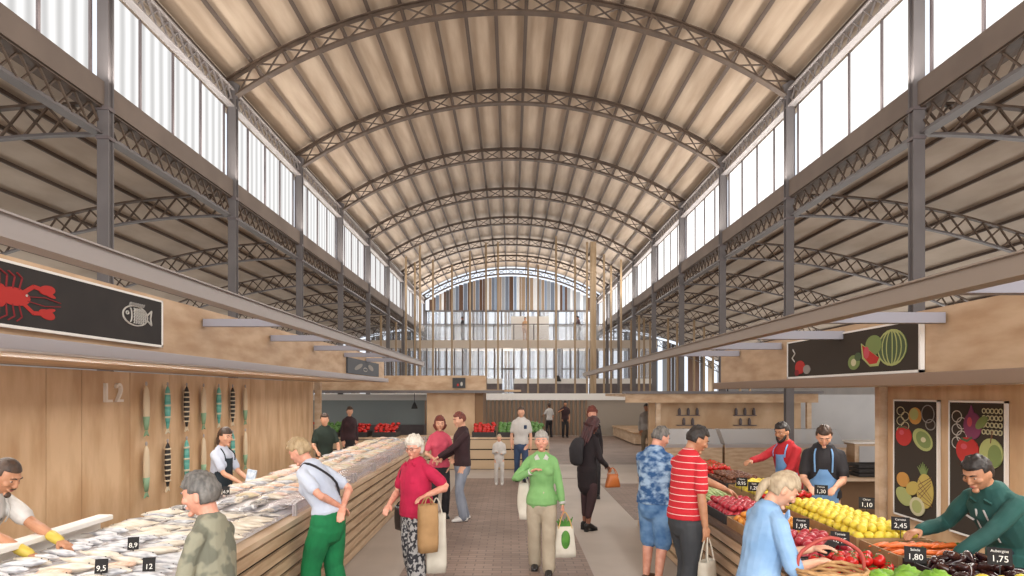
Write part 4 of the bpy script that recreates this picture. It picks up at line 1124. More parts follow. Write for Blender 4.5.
grn = person('grey-haired woman walking in green sweater, white collar and beige trousers', .36, 8.22, 1.64, 176, sex='f', skin='pink', hair='grey', style='crop', hpitch=-4, hyaw=-2,
       rh=(.13, .14, 1.27), lh=(-.27, .05, .80), rpole=(1, -.3, -.8), top=C_SWEAT, sleeve='long', hem=.86, pants=C_BEIGE, pleg=1.15, shoes=SH_BLACK, lf=(-.09, .16), rf=(.09, -.12), build=1.05,
       extras=(collar(C_WHITE), cuffs(C_WHITE, .88)))
person('short-haired man in white polo and blue jeans walking up the aisle', .24, 16.5, 1.77, 178, skin='light', hair='dkbrown', style='short', top=C_WHITE, pants=C_JEAN, shoes=SH_BLACK, lf=(-.1, .15), rf=(.1, -.1),
       extras=(placket(C_JEAN, [(-.1, .14, 1.33), (-.1, .135, 1.25)], .035, 'chest_pocket'),))
person('small child in white shirt and pale trousers beside the man in white polo', -.27, 16.0, 1.15, 180, skin='light', hair='ash', style='short', top=C_WHITE, sleeve='long', pants=C_WHITE, shoes=SH_WHITE, lh=(-.1, .2, 1.1), rh=(.1, .2, 1.15), name='child')
person('distant visitor in white top and black trousers before the slatted screen', 1.82, 33.2, 1.62, 20, sex='f', skin='tan', hair='dkbrown', style='tied', top=C_WHITE, pants=C_BLACK, shoes=SH_BLACK, lh=(-.25, .3, 1.1))
person('distant visitor in dark waistcoat with raised arm before the slatted screen', 2.55, 33.0, 1.70, 185, skin='tan', hair='black', style='short', top=C_MAROON, sleeve='short', pants=C_BLACK, shoes=SH_BLACK, rh=(.2, .3, 1.35), extras=(lambda c: MB().tube([c['U'](-.12, -.14, 1.3), c['U'](-.12, -.16, 1.1)], [.09, .1], seg=8).build('backpack', C_WHITE, c['root']),))
person('visitor in reddish cap half hidden behind the woman in the black dress', 1.62, 14.0, 1.80, 180, sex='f', build=.85, skin='pink', hair='red', style='curly', top=C_DRESS, sleeve='long', pants=C_BLACK, shoes=SH_BLACK)
blk = person('woman in short black dress with very long dark hair, seen from behind', 1.18, 10.75, 1.74, -48, sex='f', skin='dark', hair='auburn', style='long', lean=.08, hyaw=-12, hpitch=24,
       rh=(.16, .26, .98), lh=(-.1, .25, 1.1), top=C_DRESS, sleeve='long', pants=C_DRESS, plen='skirt', shoes=SH_BLACK, heel=.05, lf=(-.07, .04), rf=(.09, -.06), build=1.0,
       extras=(lambda c: MB().tube([c['U'](-.05, -.17, 1.36), c['U'](-.05, -.22, 1.24), c['U'](-.05, -.2, 1.05)], [(.11, .06), (.13, .08), (.12, .06)], side=c['rgt'], seg=12, sub=2).build('backpack', C_BLACK, c['root']),
               lambda c: [MB().tube([c['legs'][n_][1] + V((0, 0, .2)), c['legs'][n_][1], c['legs'][n_][2] + V((0, 0, .1))], [.09, .077, .050], seg=12, sub=2).build('stocking', C_TIGHT, c['root']) for n_ in 'lr']))
person('man in pale grey jacket standing before the rear timber bench', 4.45, 23.0, 1.74, 170, skin='tan', hair='black', style='short', top=C_GREY, sleeve='long', pants=cloth('khaki', '8d7f6b', '7c6f5d'), shoes=SH_BROWN)
person('grey-haired man in blue plaid shirt and blue shorts at the fruit counter', 1.58, 7.75, 1.74, -42, skin='pink', hair='dkgrey', style='short', lean=.12, hyaw=-28, hpitch=22,
       rh=(.12, .36, 1.02), lh=(-.16, .40, 1.06), top=C_PLAID, pants=C_SHORTS, plen='short', shoes=SH_BROWN, lf=(-.1, .04), rf=(.1, -.04), build=1.08)
red = person('black-haired man in red striped tee and dark trousers reaching for vegetables', 1.66, 6.65, 1.80, -66, skin='tan', hair='black', style='short', lean=.14, hyaw=-22, hpitch=24,
       rh=(.25, .02, .83), lh=(-.04, .50, 1.12), top=C_STRIPE, pants=C_GREYTR, pleg=1.15, shoes=SH_BLACK, lf=(-.1, .08), rf=(.1, -.08), build=1.05)
person('bearded vendor in red long sleeves stretching an arm across the fruit display', 3.55, 8.95, 1.74, 118, skin='tan', hair='black', style='short', lean=.18, hyaw=6, hpitch=14,
       lh=(-.12, .40, 1.0), rh=(.10, .56, 1.26), top=C_RED, sleeve='long', pants=C_NAVY, shoes=SH_BLACK, extras=(apron(C_BLUEAP), beard(HAIR['black'])))
person('vendor in black tee and blue apron looking down behind the lemons', 3.62, 8.1, 1.76, 155, skin='light', hair='dkbrown', style='short', lean=.16, hyaw=4, hpitch=30,
       rh=(.14, .36, 1.05), lh=(-.12, .36, 1.05), top=C_BLACK, pants=C_NAVY, shoes=SH_BLACK, build=1.05, extras=(apron(C_BLUEAP, z1=1.25),))
blu = person('blond woman in light blue shirt looking down at her basket by the fruit', 1.58, 4.42, 1.64, -80, sex='f', skin='light', hair='ash', style='tied', lean=.18, hyaw=-14, hpitch=36,
       rh=(.17, .30, 1.13), lh=(.02, .36, 1.18), top=C_LTBLUE, sleeve='elbow', hem=.86, pants=C_JEAN, shoes=SH_BROWN, build=1.12, wr=.008, extras=(collar(C_LTBLUE),))
person('dark-haired vendor in dark green zip jacket leaning down over the aubergines', 3.52, 4.95, 1.76, 104, skin='tan', hair='black', style='short', lean=.56, hyaw=8, hpitch=26,
       lh=(-.12, .60, .99), rh=(.34, .42, 1.08), top=C_TEALJ, sleeve='long', pants=C_NAVY, shoes=SH_BLACK, build=1.1, wr=.009,
       extras=(placket(C_WHITE, [(-.03, .135, 1.40), (-.045, .152, 1.3), (-.05, .150, 1.15)], .009), placket(C_WHITE, [(.03, .135, 1.40), (.045, .152, 1.3), (.05, .150, 1.15)], .009),
               placket(C_WHITE, [(.08, .147, 1.31), (.155, .122, 1.315)], .008, 'chest_stripe'), collar(C_TEALJ)))
person('dark figure standing by the railing on the left of the mezzanine', -3.4, 49.2, 1.75, 90, skin='dark', hair='black', style='short', top=C_BLACK, sleeve='long', pants=C_BLACK, shoes=SH_BLACK, z=5.72)
person('bare-armed visitor in sand clothes before the white board on the mezzanine', 1.0, 49.3, 1.72, 180, sex='f', skin='light', hair='brown', style='tied', top=cloth('sand', 'c99f78'), pants=cloth('sand2', 'b98e68'), shoes=SH_BROWN, z=5.72)
person('dark figure with arms forward on the right of the mezzanine', 4.8, 49.2, 1.80, 80, skin='dark', hair='black', style='short', lean=.2, top=C_MAROON, sleeve='long', pants=C_BLACK, shoes=SH_BLACK, z=5.72, rh=(.2, .45, 1.3), lh=(-.2, .4, 1.25))
person('dark figure standing under the mezzanine right of the centre', 5.0, 47, 1.8, 180, skin='dark', hair='black', style='short', top=C_BLACK, sleeve='long', pants=C_BLACK, shoes=SH_BLACK, z=0)

# ---- things they carry
def bag(name, label, cat, top, w, h, d, m, ang=0, handle=.16, hm=None, fill=None, taper=.9, group=None, wob=.006):
    """open bag hanging below the point 'top' (the grip)"""
    t = thing(name, label, cat, top, ang)
    b = MB(); vs = []; n = 16; rows = 7
    for i in range(rows):
        f_ = i / (rows - 1); z = -handle - h * f_; ww = w / 2 * (taper + (1 - taper) * f_) * (1 if i < rows - 1 else .93); dd = d / 2 * (.75 + .25 * math.sin(PI * min(1, f_ * 1.1)))
        for k in range(n):
            a = 2 * PI * k / n; cx = math.copysign(abs(math.cos(a)) ** .45, math.cos(a)) * ww; cy = math.copysign(abs(math.sin(a)) ** .6, math.sin(a)) * dd
            q = noise.noise(V((cx * 12, cy * 12 + i, z * 12))) * wob
            vs.append((cx + q, cy + q, z))
    fs = [(i * n + k, (i + 1) * n + k, (i + 1) * n + (k + 1) % n, i * n + (k + 1) % n) for i in range(rows - 1) for k in range(n)]
    fs.append(tuple((rows - 1) * n + k for k in range(n))[::-1])
    b.add(vs, fs, 0, True); o = b.build('bag_body', m, t)
    sm = o.modifiers.new('thick', 'SOLIDIFY'); sm.thickness = .004
    for s in (-1, 1):
        b = MB(); b.tube([(-w * .28, s * d * .33, -handle - .02), (-w * .16, s * d * .18, -handle * .4), (0, s * .008, 0), (w * .16, s * d * .18, -handle * .4), (w * .28, s * d * .33, -handle - .02)], [.007] * 5, seg=6, sub=3); b.build('handle', hm or m, t)
    if fill: fill(t, w, h, d, handle)
    return t
PAPER = mat('kraft_paper', 'b08a5e', .8, col2='9d794f', scale=(6, 6, 6)); CANVAS = mat('white_canvas', 'd6cfc0', .9, col2='c6beae', scale=(6, 6, 6)); ORLEA = mat('orange_leather', 'b26430', .45)
LEAF = mat('leaf_green', '4f8a2c', .6, col2='3a6e22', scale=(12, 12, 12)); LEEKW = mat('leek_white', 'd9d8b4', .6)
def greens(t, w, h, d, hd):
    b = MB()
    for k in range(9): b.tube([(-.05 + k * .012, 0, -hd - .03), (-.07 + k * .017, .01, -hd + .03), (-.1 + k * .024, .0, -hd + .06 + .02 * (k % 3))], [.012, .014, .004], seg=6, sub=2)
    b.build('greens', LEAF, t)
def print_leaf(t, w, h, d, hd):
    b = MB(); b.ball((0, -d / 2 + .005, -hd - h * .42), (w * .2, .012, h * .30)); b.build('leaf_print', LEAF, t); greens(t, w, h, d, hd)
wr_ = mag['arms']['l'][2]; p = mag['W'](wr_ + V((-.03, .03, -.03)))
bag('paper_bag', 'tall brown kraft paper bag on the arm of the woman in magenta', 'bag', (p.x + .02, p.y - .05, p.z + .02), .21, .48, .15, PAPER, .5, .07, taper=.95)
p = mag['W'](wr_ + V((-.04, -.06, -.05)))
bag('tote_bag', 'long white cloth bag hanging behind the brown paper bag', 'bag', (p.x + .02, p.y + .12, p.z - .0), .22, .62, .10, CANVAS, .1, .16)
p = mag['W']((.27, .0, .99))
bag('shoulder_bag', 'black shoulder bag at the hip of the woman in magenta', 'bag', (p.x, p.y, p.z), .22, .26, .10, mat('black_leather', '252022', .4), 2.2, .05)
p = grn['W'](grn['arms']['l'][2] + V((-.01, .01, -.10)))
bag('tote_bag', 'white carrier bag with a green leaf print carried by the woman in green', 'bag', (p.x + .02, p.y, p.z), .28, .36, .12, CANVAS, .1, .16, hm=mat('cream_strap', 'cfa86a', .7), fill=print_leaf, taper=.7)
p = grn['W']((.22, -.04, 1.12))
bag('shoulder_bag', 'cream shoulder bag hanging behind the right arm of the woman in green', 'bag', (p.x, p.y + .02, p.z + .06), .12, .42, .16, CANVAS, 1.4, .08)
p = blk['W'](blk['arms']['r'][2] + V((.05, .08, -.06)))
bag('handbag', 'orange leather handbag held by the woman in the black dress', 'bag', (p.x, p.y, p.z + .03), .26, .2, .12, ORLEA, .3, .10, taper=.55)
p = red['W'](red['arms']['r'][2] + V((0, .02, -.09)))
bag('tote_bag', 'white cloth bag hanging from the hand of the man in red stripes', 'bag', (p.x, p.y, p.z), .26, .34, .12, CANVAS, .9, .22)

# wicker basket of the woman in blue
p = blu['W'](blu['arms']['r'][2] + V((.02, .08, -.05)))
t = thing('wicker_basket', 'round wicker basket held by the woman in light blue', 'basket', (1.90, 4.16, 1.0), 0)
WICK = mat('wicker', 'c59a68', .7, col2='a87d4c', scale=(30, 30, 60), det=2)
b = MB()
for k in range(9):
    z = -.12 + k * .022; r = .13 + k * .006
    b.tube([(r * math.cos(a) * 1.15, r * math.sin(a), z + .005 * math.sin(a * 9 + k * PI)) for a in [2 * PI * i / 36 for i in range(37)]], [.012] * 37, seg=6)
b.lathe([(.12, -.13), (.125, -.12)], seg=20); b.build('basket_body', WICK, t)
b = MB(); b.tube([(-.2, 0, .05), (-.17, 0, .16), (0, 0, .24), (.17, 0, .16), (.2, 0, .05)], [.011] * 5, seg=8, sub=4); b.build('handle', mat('red_wrap', 'a8443a', .6), t)
# phone
p = blu['W'](blu['arms']['l'][2] + V((.03, .10, -.02)))
b = MB(); b.box(-.035, .035, -.07, .07, -.004, .004); o = b.build('phone', M_BLACK, None, (p.x, p.y, p.z + .03)); bevel(o, .003); tag(o, 'small dark phone in the hand of the woman in light blue', 'phone'); o.rotation_euler = (.5, .2, -.9)
# ================================================================== GOODS
def proto_obj(mb, name, mats): return mb.build(name, mats)
TAGM = mat('tag_black', '181413', .8)
def price_tag(x, y, z, label, rz, w=.13, h=.10, lines=('', '1,75'), tilt=-.25, group='black price tags', scale=1.0, stick=.05):
    t = thing('price_tag', label, 'price tag', (x, y, z), rz, group)
    R = Matrix.Rotation(tilt, 4, 'X')
    b = MB(); b.box(-w / 2, w / 2, -.002, .002, 0, h); o = b.build('plate', TAGM, t); o.data.transform(Matrix.Translation((0, 0, stick)) @ R)
    b = MB(); b.bar((0, .006, 0), (0, .006, stick + .02), .006, .006); b.build('clip', M_BLACK, t)
    if lines[1]:
        M = Matrix.Translation((0, 0, stick)) @ R @ Matrix.Translation((0, -.0035, h * .34)) @ Matrix.Rotation(PI / 2, 4, 'X')
        text_mesh(lines[1], h * .52, .0008, M, M_CHALK, 'price', t)
    if lines[0]:
        M = Matrix.Translation((0, 0, stick)) @ R @ Matrix.Translation((0, -.0035, h * .80)) @ Matrix.Rotation(PI / 2, 4, 'X')
        text_mesh(lines[0], h * .22, .0008, M, M_CHALK, 'writing', t)
    return t

# ---- ice and fish
x0, x1, y0, y1 = -3.16, -2.12, 1.7, 16.9
nx, ny = 14, 200; vs = []
for j in range(ny + 1):
    for i in range(nx + 1):
        x = x0 + (x1 - x0) * i / nx; y = y0 + (y1 - y0) * j / ny
        e = 0 if i in (0, nx) or j in (0, ny) else 1
        vs.append((x, y, .935 + e * (.03 + .02 * noise.noise(V((x * 5, y * 5, 0))) + .012 * noise.noise(V((x * 17, y * 17, 3))) + .05 * (1 - i / nx))))
fs = [(j * (nx + 1) + i, j * (nx + 1) + i + 1, (j + 1) * (nx + 1) + i + 1, (j + 1) * (nx + 1) + i) for j in range(ny) for i in range(nx)]
b = MB(); b.add(vs, fs, 0, True)
o = b.build('crushed_ice', mat('ice', 'e6e3e4', .3, col2='cfcace', scale=(18, 18, 18), bump=.4, bscale=50)); tag(o, 'bed of crushed ice on the long fish counter', 'ice', kind='stuff')
def ice_z(x): return .965 + .05 * (1 - (x - x0) / (x1 - x0))
FM = [mat('fish_silver', 'cfcfd0', .3, col2='9a9aa0', scale=(30, 8, 30), lo=.4, hi=.6), mat('fish_pearl', 'ddd5c6', .35, col2='c3b6a2', scale=(20, 8, 20)), mat('fish_dark', '6f6a68', .35, col2='b9b3ab', scale=(12, 6, 30), lo=.45, hi=.55),
      mat('fish_rose', 'd2b3a6', .35, col2='e0cdc2', scale=(16, 8, 16)), mat('fillet', 'e3c9b4', .4, col2='d3a88c', scale=(10, 40, 10)), mat('fish_gold', 'd3c6a6', .4, col2='bba98a', scale=(14, 8, 14))]
FIN = mat('fish_fin', 'a89f9a', .5); EYED = mat('fish_eye', '1a1a1a', .2)
def mk_fish(name, L, w, h, m, label, cat, group):
    b = MB(); b.tube([(0, -L * .5, 0), (0, -L * .38, 0), (0, -L * .15, 0), (0, L * .15, 0), (0, L * .36, 0), (0, L * .42, 0)], [(w * .18, h * .2), (w * .62, h * .7), (w, h), (w * .75, h * .75), (w * .25, h * .3), (w * .2, h * .25)], side=(1, 0, 0), seg=8, sub=2)
    o = b.build(name, m); tag(o, label, cat, group)
    b = MB(); b.prism([(-.1 * w, L * .40), (-w * 1.1, L * .54), (0, L * .49), (w * 1.1, L * .54), (.1 * w, L * .40)], (0, 0, -.003), (1, 0, 0), (0, 1, 0), (0, 0, .006)); b.build('tail', FIN, o)
    b = MB(); b.prism([(w * .6, -L * .1), (w * 1.5, -L * .0), (w * .8, L * .05)], (0, 0, -.002), (1, 0, 0), (0, 1, 0), (0, 0, .004)); b.build('fin', FIN, o)
    b = MB(); b.ball((w * .25, -L * .40, h * .55), .005, su=6, sv=5); b.build('eye', EYED, o)
    return o
kinds = [mk_fish('silver_fish', .30, .036, .026, FM[0], 'slim silver fish laid on the crushed ice', 'fish', 'silver fish on the ice'),
         mk_fish('pearl_fish', .34, .05, .028, FM[1], 'broad pearly fish laid on the crushed ice', 'fish', 'pearly fish on the ice'),
         mk_fish('dark_fish', .38, .04, .03, FM[2], 'mottled dark fish laid on the crushed ice', 'fish', 'dark fish on the ice'),
         mk_fish('rose_fish', .26, .045, .03, FM[3], 'rose coloured fish laid on the crushed ice', 'fish', 'rose fish on the ice'),
         mk_fish('golden_fish', .24, .05, .03, FM[5], 'golden flat fish laid on the crushed ice', 'fish', 'golden fish on the ice')]
b = MB(); b.tube([(0, -.1, 0), (0, 0, .004), (0, .1, 0)], [(.035, .014), (.05, .018), (.028, .01)], side=(1, 0, 0), seg=8, sub=2); o = b.build('fillet', FM[4]); tag(o, 'pale orange fish fillet laid on the crushed ice', 'fillet', 'fillets on the ice'); kinds.append(o)
used = set()
yy = 2.6
while yy < 16.7:
    seg = int(yy * 1.1) % 5
    pool = [[0, 0, 1, 0], [1, 1, 2, 0], [0, 2, 0, 1], [1, 3, 1, 4], [0, 1, 5, 0]][seg] if yy < 7.5 else [[3, 5, 4, 5], [5, 4, 3, 1], [4, 5, 5, 1], [1, 3, 5, 0], [5, 4, 1, 0]][seg]
    xx = -3.04
    while xx < -2.2:
        kd = pool[rnd.randrange(4)]
        rot = (rnd.uniform(-.08, .08), rnd.uniform(-.15, .15), PI / 2 * (-1 if seg % 2 else 1) + rnd.uniform(-.35, .35) if seg != 2 else rnd.uniform(-.4, .4))
        loc = (xx + rnd.uniform(-.03, .03), yy + rnd.uniform(-.03, .03), ice_z(xx) + .022 + rnd.uniform(0, .012)); sc = rnd.uniform(.85, 1.12)
        if kd not in used: o = kinds[kd]; used.add(kd); o.location = loc; o.rotation_euler = rot; o.scale = (sc,) * 3
        else: dup(kinds[kd], loc, rot, scale=sc)
        xx += .27
    yy += .115 if yy < 8 else .15
for k in range(6):
    if k not in used: kinds[k].location = (-2.6, 15.9, 1.03)
for i, (px, py, zz) in enumerate(((101, 541, 1.03), (133, 530, 1.03), (162, 552, 1.0), (111, 568, 1.0), (226, 499, 1.0))):
    zc = zz + .05; yv = [4.15, 4.75, 4.25, 3.55, 7.2][i]; xv = (px - 511) * yv / 700
    zv = 2.1 - (py - 393) * yv / 700
    price_tag(max(-3.1, min(-2.2, xv)), yv, ice_z(max(-3.1, xv)) + .02, 'small black price tag among the fish, %s' % ['by the white ledge end', 'farthest back of the near group', 'closest to the camouflage jacket', 'nearest the camera', 'in front of the young fishmonger'][i], .3, .07, .085, ('', ['9,5', '8,9', '12', '7,5', '6,9'][i]), stick=.03, group='black price tags on the fish')
# fishmonger's parcel
o = MB(); o.prism([(-.06, -.1), (.05, -.12), (.07, .1), (-.04, .12)], (0, 0, 0), (1, 0, 0), (0, .3, 1), (0, .04, 0)); p = ven['W'](ven['arms']['r'][2] + V((-.02, .10, -.01)))
o = o.build('paper_parcel', mat('parcel_blue', '9fb4c9', .6, col2='e8ebee', scale=(14, 14, 14)), None, (p.x + .03, p.y, p.z + .05)); tag(o, 'blue and white paper parcel held by the young fishmonger', 'parcel')

# ---- fruit displays
def fruit_mesh(kind, r):
    b = MB()
    if kind == 'lemon': b.ball((0, 0, 0), (r, r * 1.25, r), su=12, sv=9, fn=lambda x, y, z: (x * (1 - .15 * abs(y) ** 3), y * (1 + .12 * abs(y) ** 6), z))
    elif kind == 'tomato': b.ball((0, 0, 0), (r, r, r * .82), su=14, sv=9, fn=lambda x, y, z: (x * (1 + .04 * math.cos(5 * math.atan2(y, x))), y * (1 + .04 * math.cos(5 * math.atan2(y, x))), z - .12 * max(0, z) ** 6))
    elif kind == 'carrot': b.tube([(0, -r * 4, 0), (0, -r * 2, 0), (0, r * 2, 0), (0, r * 4.5, 0)], [r * .95, r, r * .6, r * .15], seg=8, sub=2)
    elif kind == 'aubergine': b.tube([(0, -r * 2.4, 0), (0, -r, 0), (0, r, 0), (0, r * 2.4, 0)], [r * .9, r * 1.05, r * .7, r * .35], seg=10, sub=2)
    elif kind == 'lettuce': b.ball((0, 0, 0), (r, r, r * .8), su=26, sv=16, fn=lambda x, y, z: tuple(q * (1 + .22 * noise.noise(V((x * 4, y * 4, z * 4))) + .10 * math.sin(11 * math.atan2(y, x) + 5 * z)) for q in (x, y, z)))
    elif kind == 'pepper': b.ball((0, 0, 0), (r, r * 1.25, r), su=14, sv=10, fn=lambda x, y, z: (x * (1 + .10 * math.cos(3 * math.atan2(z, x))), y, z * (1 + .10 * math.cos(3 * math.atan2(z, x)))))
    elif kind == 'onion': b.tube([(0, -r * 9, 0), (0, -r * 8, 0), (0, 0, r), (r, r * 8, r * 2)], [r * 1.2, r * .9, r * .7, r * .35], seg=6, sub=2)
    return b
FR = dict(lemon=mat('lemon', 'e6d24a', .45, col2='d8bd36', scale=(20, 20, 20), bump=.1, bscale=120), tomato=mat('tomato', 'c2221c', .25), apple=mat('crimson_apple', 'a52031', .3, col2='b83a44', scale=(20, 20, 20)),
          orange=mat('apricot', 'dd9a3a', .45, col2='c97a2c', scale=(16, 16, 16)), carrot=mat('carrot', 'e0702a', .5, col2='cc5c20', scale=(20, 20, 20)), aub=mat('aubergine', '2c1a22', .2, col2='3d2018', scale=(9, 9, 9)),
          lettuce=mat('lettuce', '86b23c', .6, col2='6a9a2e', scale=(14, 14, 14)), pepper=mat('red_pepper', 'b4201e', .2), onion=mat('spring_onion', 'cdd8a0', .5, col2='6f9648', scale=(2, 6, 2)), mush=mat('brown_fig', '5b3424', .5, col2='7c4c30', scale=(20, 20, 20)), kiwi=mat('kiwi', '6d5233', .8))
STEM = mat('stem_green', '3f6a2a', .6)
CR = mat('crate_wood', 'a8855c', .6, col2='93714a', scale=(5, 5, 12)); CRD = mat('crate_black', '2a2624', .6)
def crate(x0, x1, y0, y1, z, label, m=CR, h=.09, group='crates on the fruit counter'):
    t = thing('crate', label, 'crate', ((x0 + x1) / 2, (y0 + y1) / 2, z), 0, group); a, c = (x1 - x0) / 2, (y1 - y0) / 2
    b = MB(); b.box(-a, a, -c, c, 0, .012); b.build('base', m, t)
    for s in (-1, 1):
        b = MB(); b.box(min(s * a, s * (a - .012)), max(s * a, s * (a - .012)), -c, c, .012, h); b.build('side', m, t)
        b = MB(); b.box(-a + .012, a - .012, min(s * c, s * (c - .012)), max(s * c, s * (c - .012)), .012, h); b.build('side', m, t)
def pile(name, kind, mk, r, X0, X1, Y0_, Y1_, z, label, cat, group, layers=2, stem=None, sx=None, sy=None, rotf=None, jit=.3):
    b = fruit_mesh(kind, r); root = b.build(name, FR[mk]); tag(root, label, cat, group)
    if stem == 'cap':
        b = MB()
        for k in range(5): a = k * 2 * PI / 5; b.tube([(0, 0, r * .70), (math.cos(a) * r * .3, math.sin(a) * r * .3, r * .78), (math.cos(a) * r * .55, math.sin(a) * r * .55, r * .70)], [r * .06] * 3, seg=4)
        b.build('calyx', STEM, root)
    if stem == 'tip': b = MB(); b.tube([(0, -r * 1.28, 0), (0, -r * 1.42, 0)], [r * .15] * 2, seg=6); b.build('stalk', STEM, root)
    if stem == 'top': b = MB(); b.tube([(0, -r * 2.3, 0), (0, -r * 2.9, 0)], [r * .5, r * .25], seg=6); b.build('stalk', STEM, root)
    if stem == 'leafy':
        b = MB()
        for k in range(5): b.tube([(0, r * 4.4 * -.9, 0), ((k - 2) * r * .4, -r * 6, r * .3), ((k - 2) * r * .8, -r * 7, 0)], [r * .2] * 3, seg=4)
        b.build('leaf_stalk', STEM, root)
    sx = sx or r * 2.0; sy = sy or r * 2.05; first = True; n = 0
    for l in range(layers):
        ins = l * .7
        xs0, xs1, ys0, ys1 = X0 + sx * (.5 + ins), X1 - sx * (.5 + ins) + 1e-6, Y0_ + sy * (.5 + ins), Y1_ - sy * (.5 + ins) + 1e-6
        y = ys0; row = 0
        while y <= ys1:
            x = xs0 + (sx / 2 if row % 2 else 0)
            while x <= xs1:
                loc = (x + rnd.uniform(-jit, jit) * r, y + rnd.uniform(-jit, jit) * r, z + r * .9 + l * r * 1.45 + rnd.uniform(0, .2) * r)
                rot = rotf() if rotf else (rnd.uniform(-.5, .5), rnd.uniform(-.5, .5), rnd.uniform(0, 6.28)); sc = rnd.uniform(.92, 1.08)
                if first: root.location = loc; root.rotation_euler = rot; first = False
                else: dup(root, loc, rot, scale=sc)
                n += 1; x += sx
            y += sy * .9; row += 1
    return n
ZF, ZB = .84, .91
# stepped back shelf
b = MB(); b.box(2.62, 3.18, 2.3, 11.0, .842, .90); o = b.build('display_step', mat('brown_worktop', '6e5a4b', .6)); tag(o, 'long dark display step at the back of the fruit counter', 'display step')
F = [(4.0, 4.45, 'lettuce', 'lettuce', 'lettuce', .085, 'fresh green lettuce in the crate nearest the camera', 'lettuce', 1, None),
     (4.5, 4.95, 'tomato', 'tomato', 'tomato', .042, 'ripe red tomato in the crate beside the basket', 'tomato', 2, 'cap'),
     (5.0, 5.75, 'apple', 'tomato', 'apple', .04, 'crimson round apple in the crate behind the tomatoes', 'apple', 2, None),
     (5.8, 6.65, 'apricot', 'tomato', 'orange', .036, 'orange apricot in the front crate by the red striped man', 'apricot', 2, None),
     (6.7, 7.6, 'red_apple', 'tomato', 'apple', .036, 'dark pink apple in the front crate behind the apricots', 'apple', 2, None),
     (8.75, 9.7, 'red_pepper', 'pepper', 'pepper', .05, 'glossy red pepper in the front crate by the plaid man', 'pepper', 2, 'tip'),
     (9.75, 10.7, 'green_lettuce', 'lettuce', 'lettuce', .09, 'green lettuce at the far end of the fruit counter', 'lettuce', 1, None)]
for (ya, yb, nm, kd, mk, r, lab, cat, lay, stm) in F:
    crate(2.05, 2.6, ya, yb, ZF, 'low crate of %s in the front row' % ' '.join(nm.split('_') + ['produce']), CR if nm == 'apricot' else CRD)
    pile(nm, kd, mk, r, 2.07, 2.58, ya + .02, yb - .02, ZF + .05, lab, cat, nm.replace('_', ' ') + ' pile', lay, stm)
crate(2.05, 2.6, 7.65, 8.7, ZF, 'low crate of spring onions in the front row', CR)
pile('spring_onion', 'onion', 'onion', .013, 2.1, 2.56, 7.72, 8.65, ZF + .04, 'spring onion with long leaves in the front crate', 'spring onion', 'spring onions', 3, None, sx=.05, sy=.14, rotf=lambda: (rnd.uniform(.1, .5), 0, 1.9 + rnd.uniform(-.35, .35)))
Bk = [(3.75, 4.1, 'yellow_squash', 'lemon', 'lemon', .05, 'yellow squash in the back crate nearest the camera', 'squash', 1, None),
      (5.35, 7.0, 'lemon', 'lemon', 'lemon', .034, 'bright yellow lemon in the long back crate', 'lemon', 2, None),
      (7.1, 7.5, 'vine_tomato', 'tomato', 'tomato', .038, 'red tomato in the back crate beyond the lemons', 'tomato', 2, 'cap'),
      (7.6, 8.5, 'small_lemon', 'lemon', 'lemon', .036, 'yellow lemon in the farther back crate by the vendors', 'lemon', 2, None),
      (8.6, 9.5, 'fig', 'tomato', 'mush', .034, 'brown fig in the back crate by the reaching vendor', 'fig', 2, None),
      (9.6, 10.8, 'far_tomato', 'tomato', 'tomato', .04, 'red tomato in the farthest back crate', 'tomato', 2, 'cap')]
for (ya, yb, nm, kd, mk, r, lab, cat, lay, stm) in Bk:
    crate(2.64, 3.17, ya, yb, ZB - .01, 'low crate of %s in the back row' % nm.replace('_', ' '), CR if 'lemon' in nm else CRD)
    pile(nm, kd, mk, r, 2.66, 3.15, ya + .02, yb - .02, ZB + .05, lab, cat, nm.replace('_', ' ') + ' pile', lay, stm)
crate(2.64, 3.17, 4.15, 4.72, ZB - .01, 'low crate of dark aubergines in the back row', CRD)
pile('aubergine', 'aubergine', 'aub', .028, 2.66, 3.15, 4.17, 4.7, ZB + .05, 'dark glossy aubergine in the crate under the leaning vendor', 'aubergine', 'aubergine pile', 3, 'top', sx=.075, sy=.12)
crate(2.64, 3.17, 4.77, 5.3, ZB - .01, 'low crate of orange carrots in the back row', CR)
pile('carrot', 'carrot', 'carrot', .019, 2.68, 3.13, 4.85, 5.24, ZB + .05, 'orange carrot in the crate between lemons and aubergines', 'carrot', 'carrot pile', 4, 'leafy', sx=.036, sy=.13, rotf=lambda: (rnd.uniform(-.1, .1), 0, 1.9 + rnd.uniform(-.3, .3)))
# price tags on the fruit
tags = [(2.35, 5.0, ('Tomate', '0,45'), 'before the lemons, between two red crates', .95), (2.34, 5.65, ('Pomme', '1,95'), 'between the crimson apples and the lemons', .93), (2.95, 5.3, ('Carotte', '2,45'), 'behind the carrots', 1.0),
        (2.9, 4.15, ('Aubergine', '1,75'), 'in front of the aubergines', 1.02), (2.6, 4.5, ('Salade', '1,80'), 'beside the green jacket sleeve', .95), (2.62, 6.7, ('Citron', '2,10'), 'above the apples', .98),
        (2.62, 7.55, ('Radis', '1,20'), 'near the spring onions, right one', .98), (2.62, 7.95, ('Oignon', '0,95'), 'near the spring onions, left one', .98), (3.1, 6.1, ('Citron', '1,10'), 'at the back of the long lemon crate', 1.03), (3.1, 7.0, ('Tomate', '1,30'), 'at the far end of the long lemon crate', 1.02)]
for i, (x, y, ln, lab, z) in enumerate(tags):
    price_tag(x, y, z, 'black price tag %s' % lab, -.45, .125, .10, ln, stick=.06, group='black price tags on the fruit')
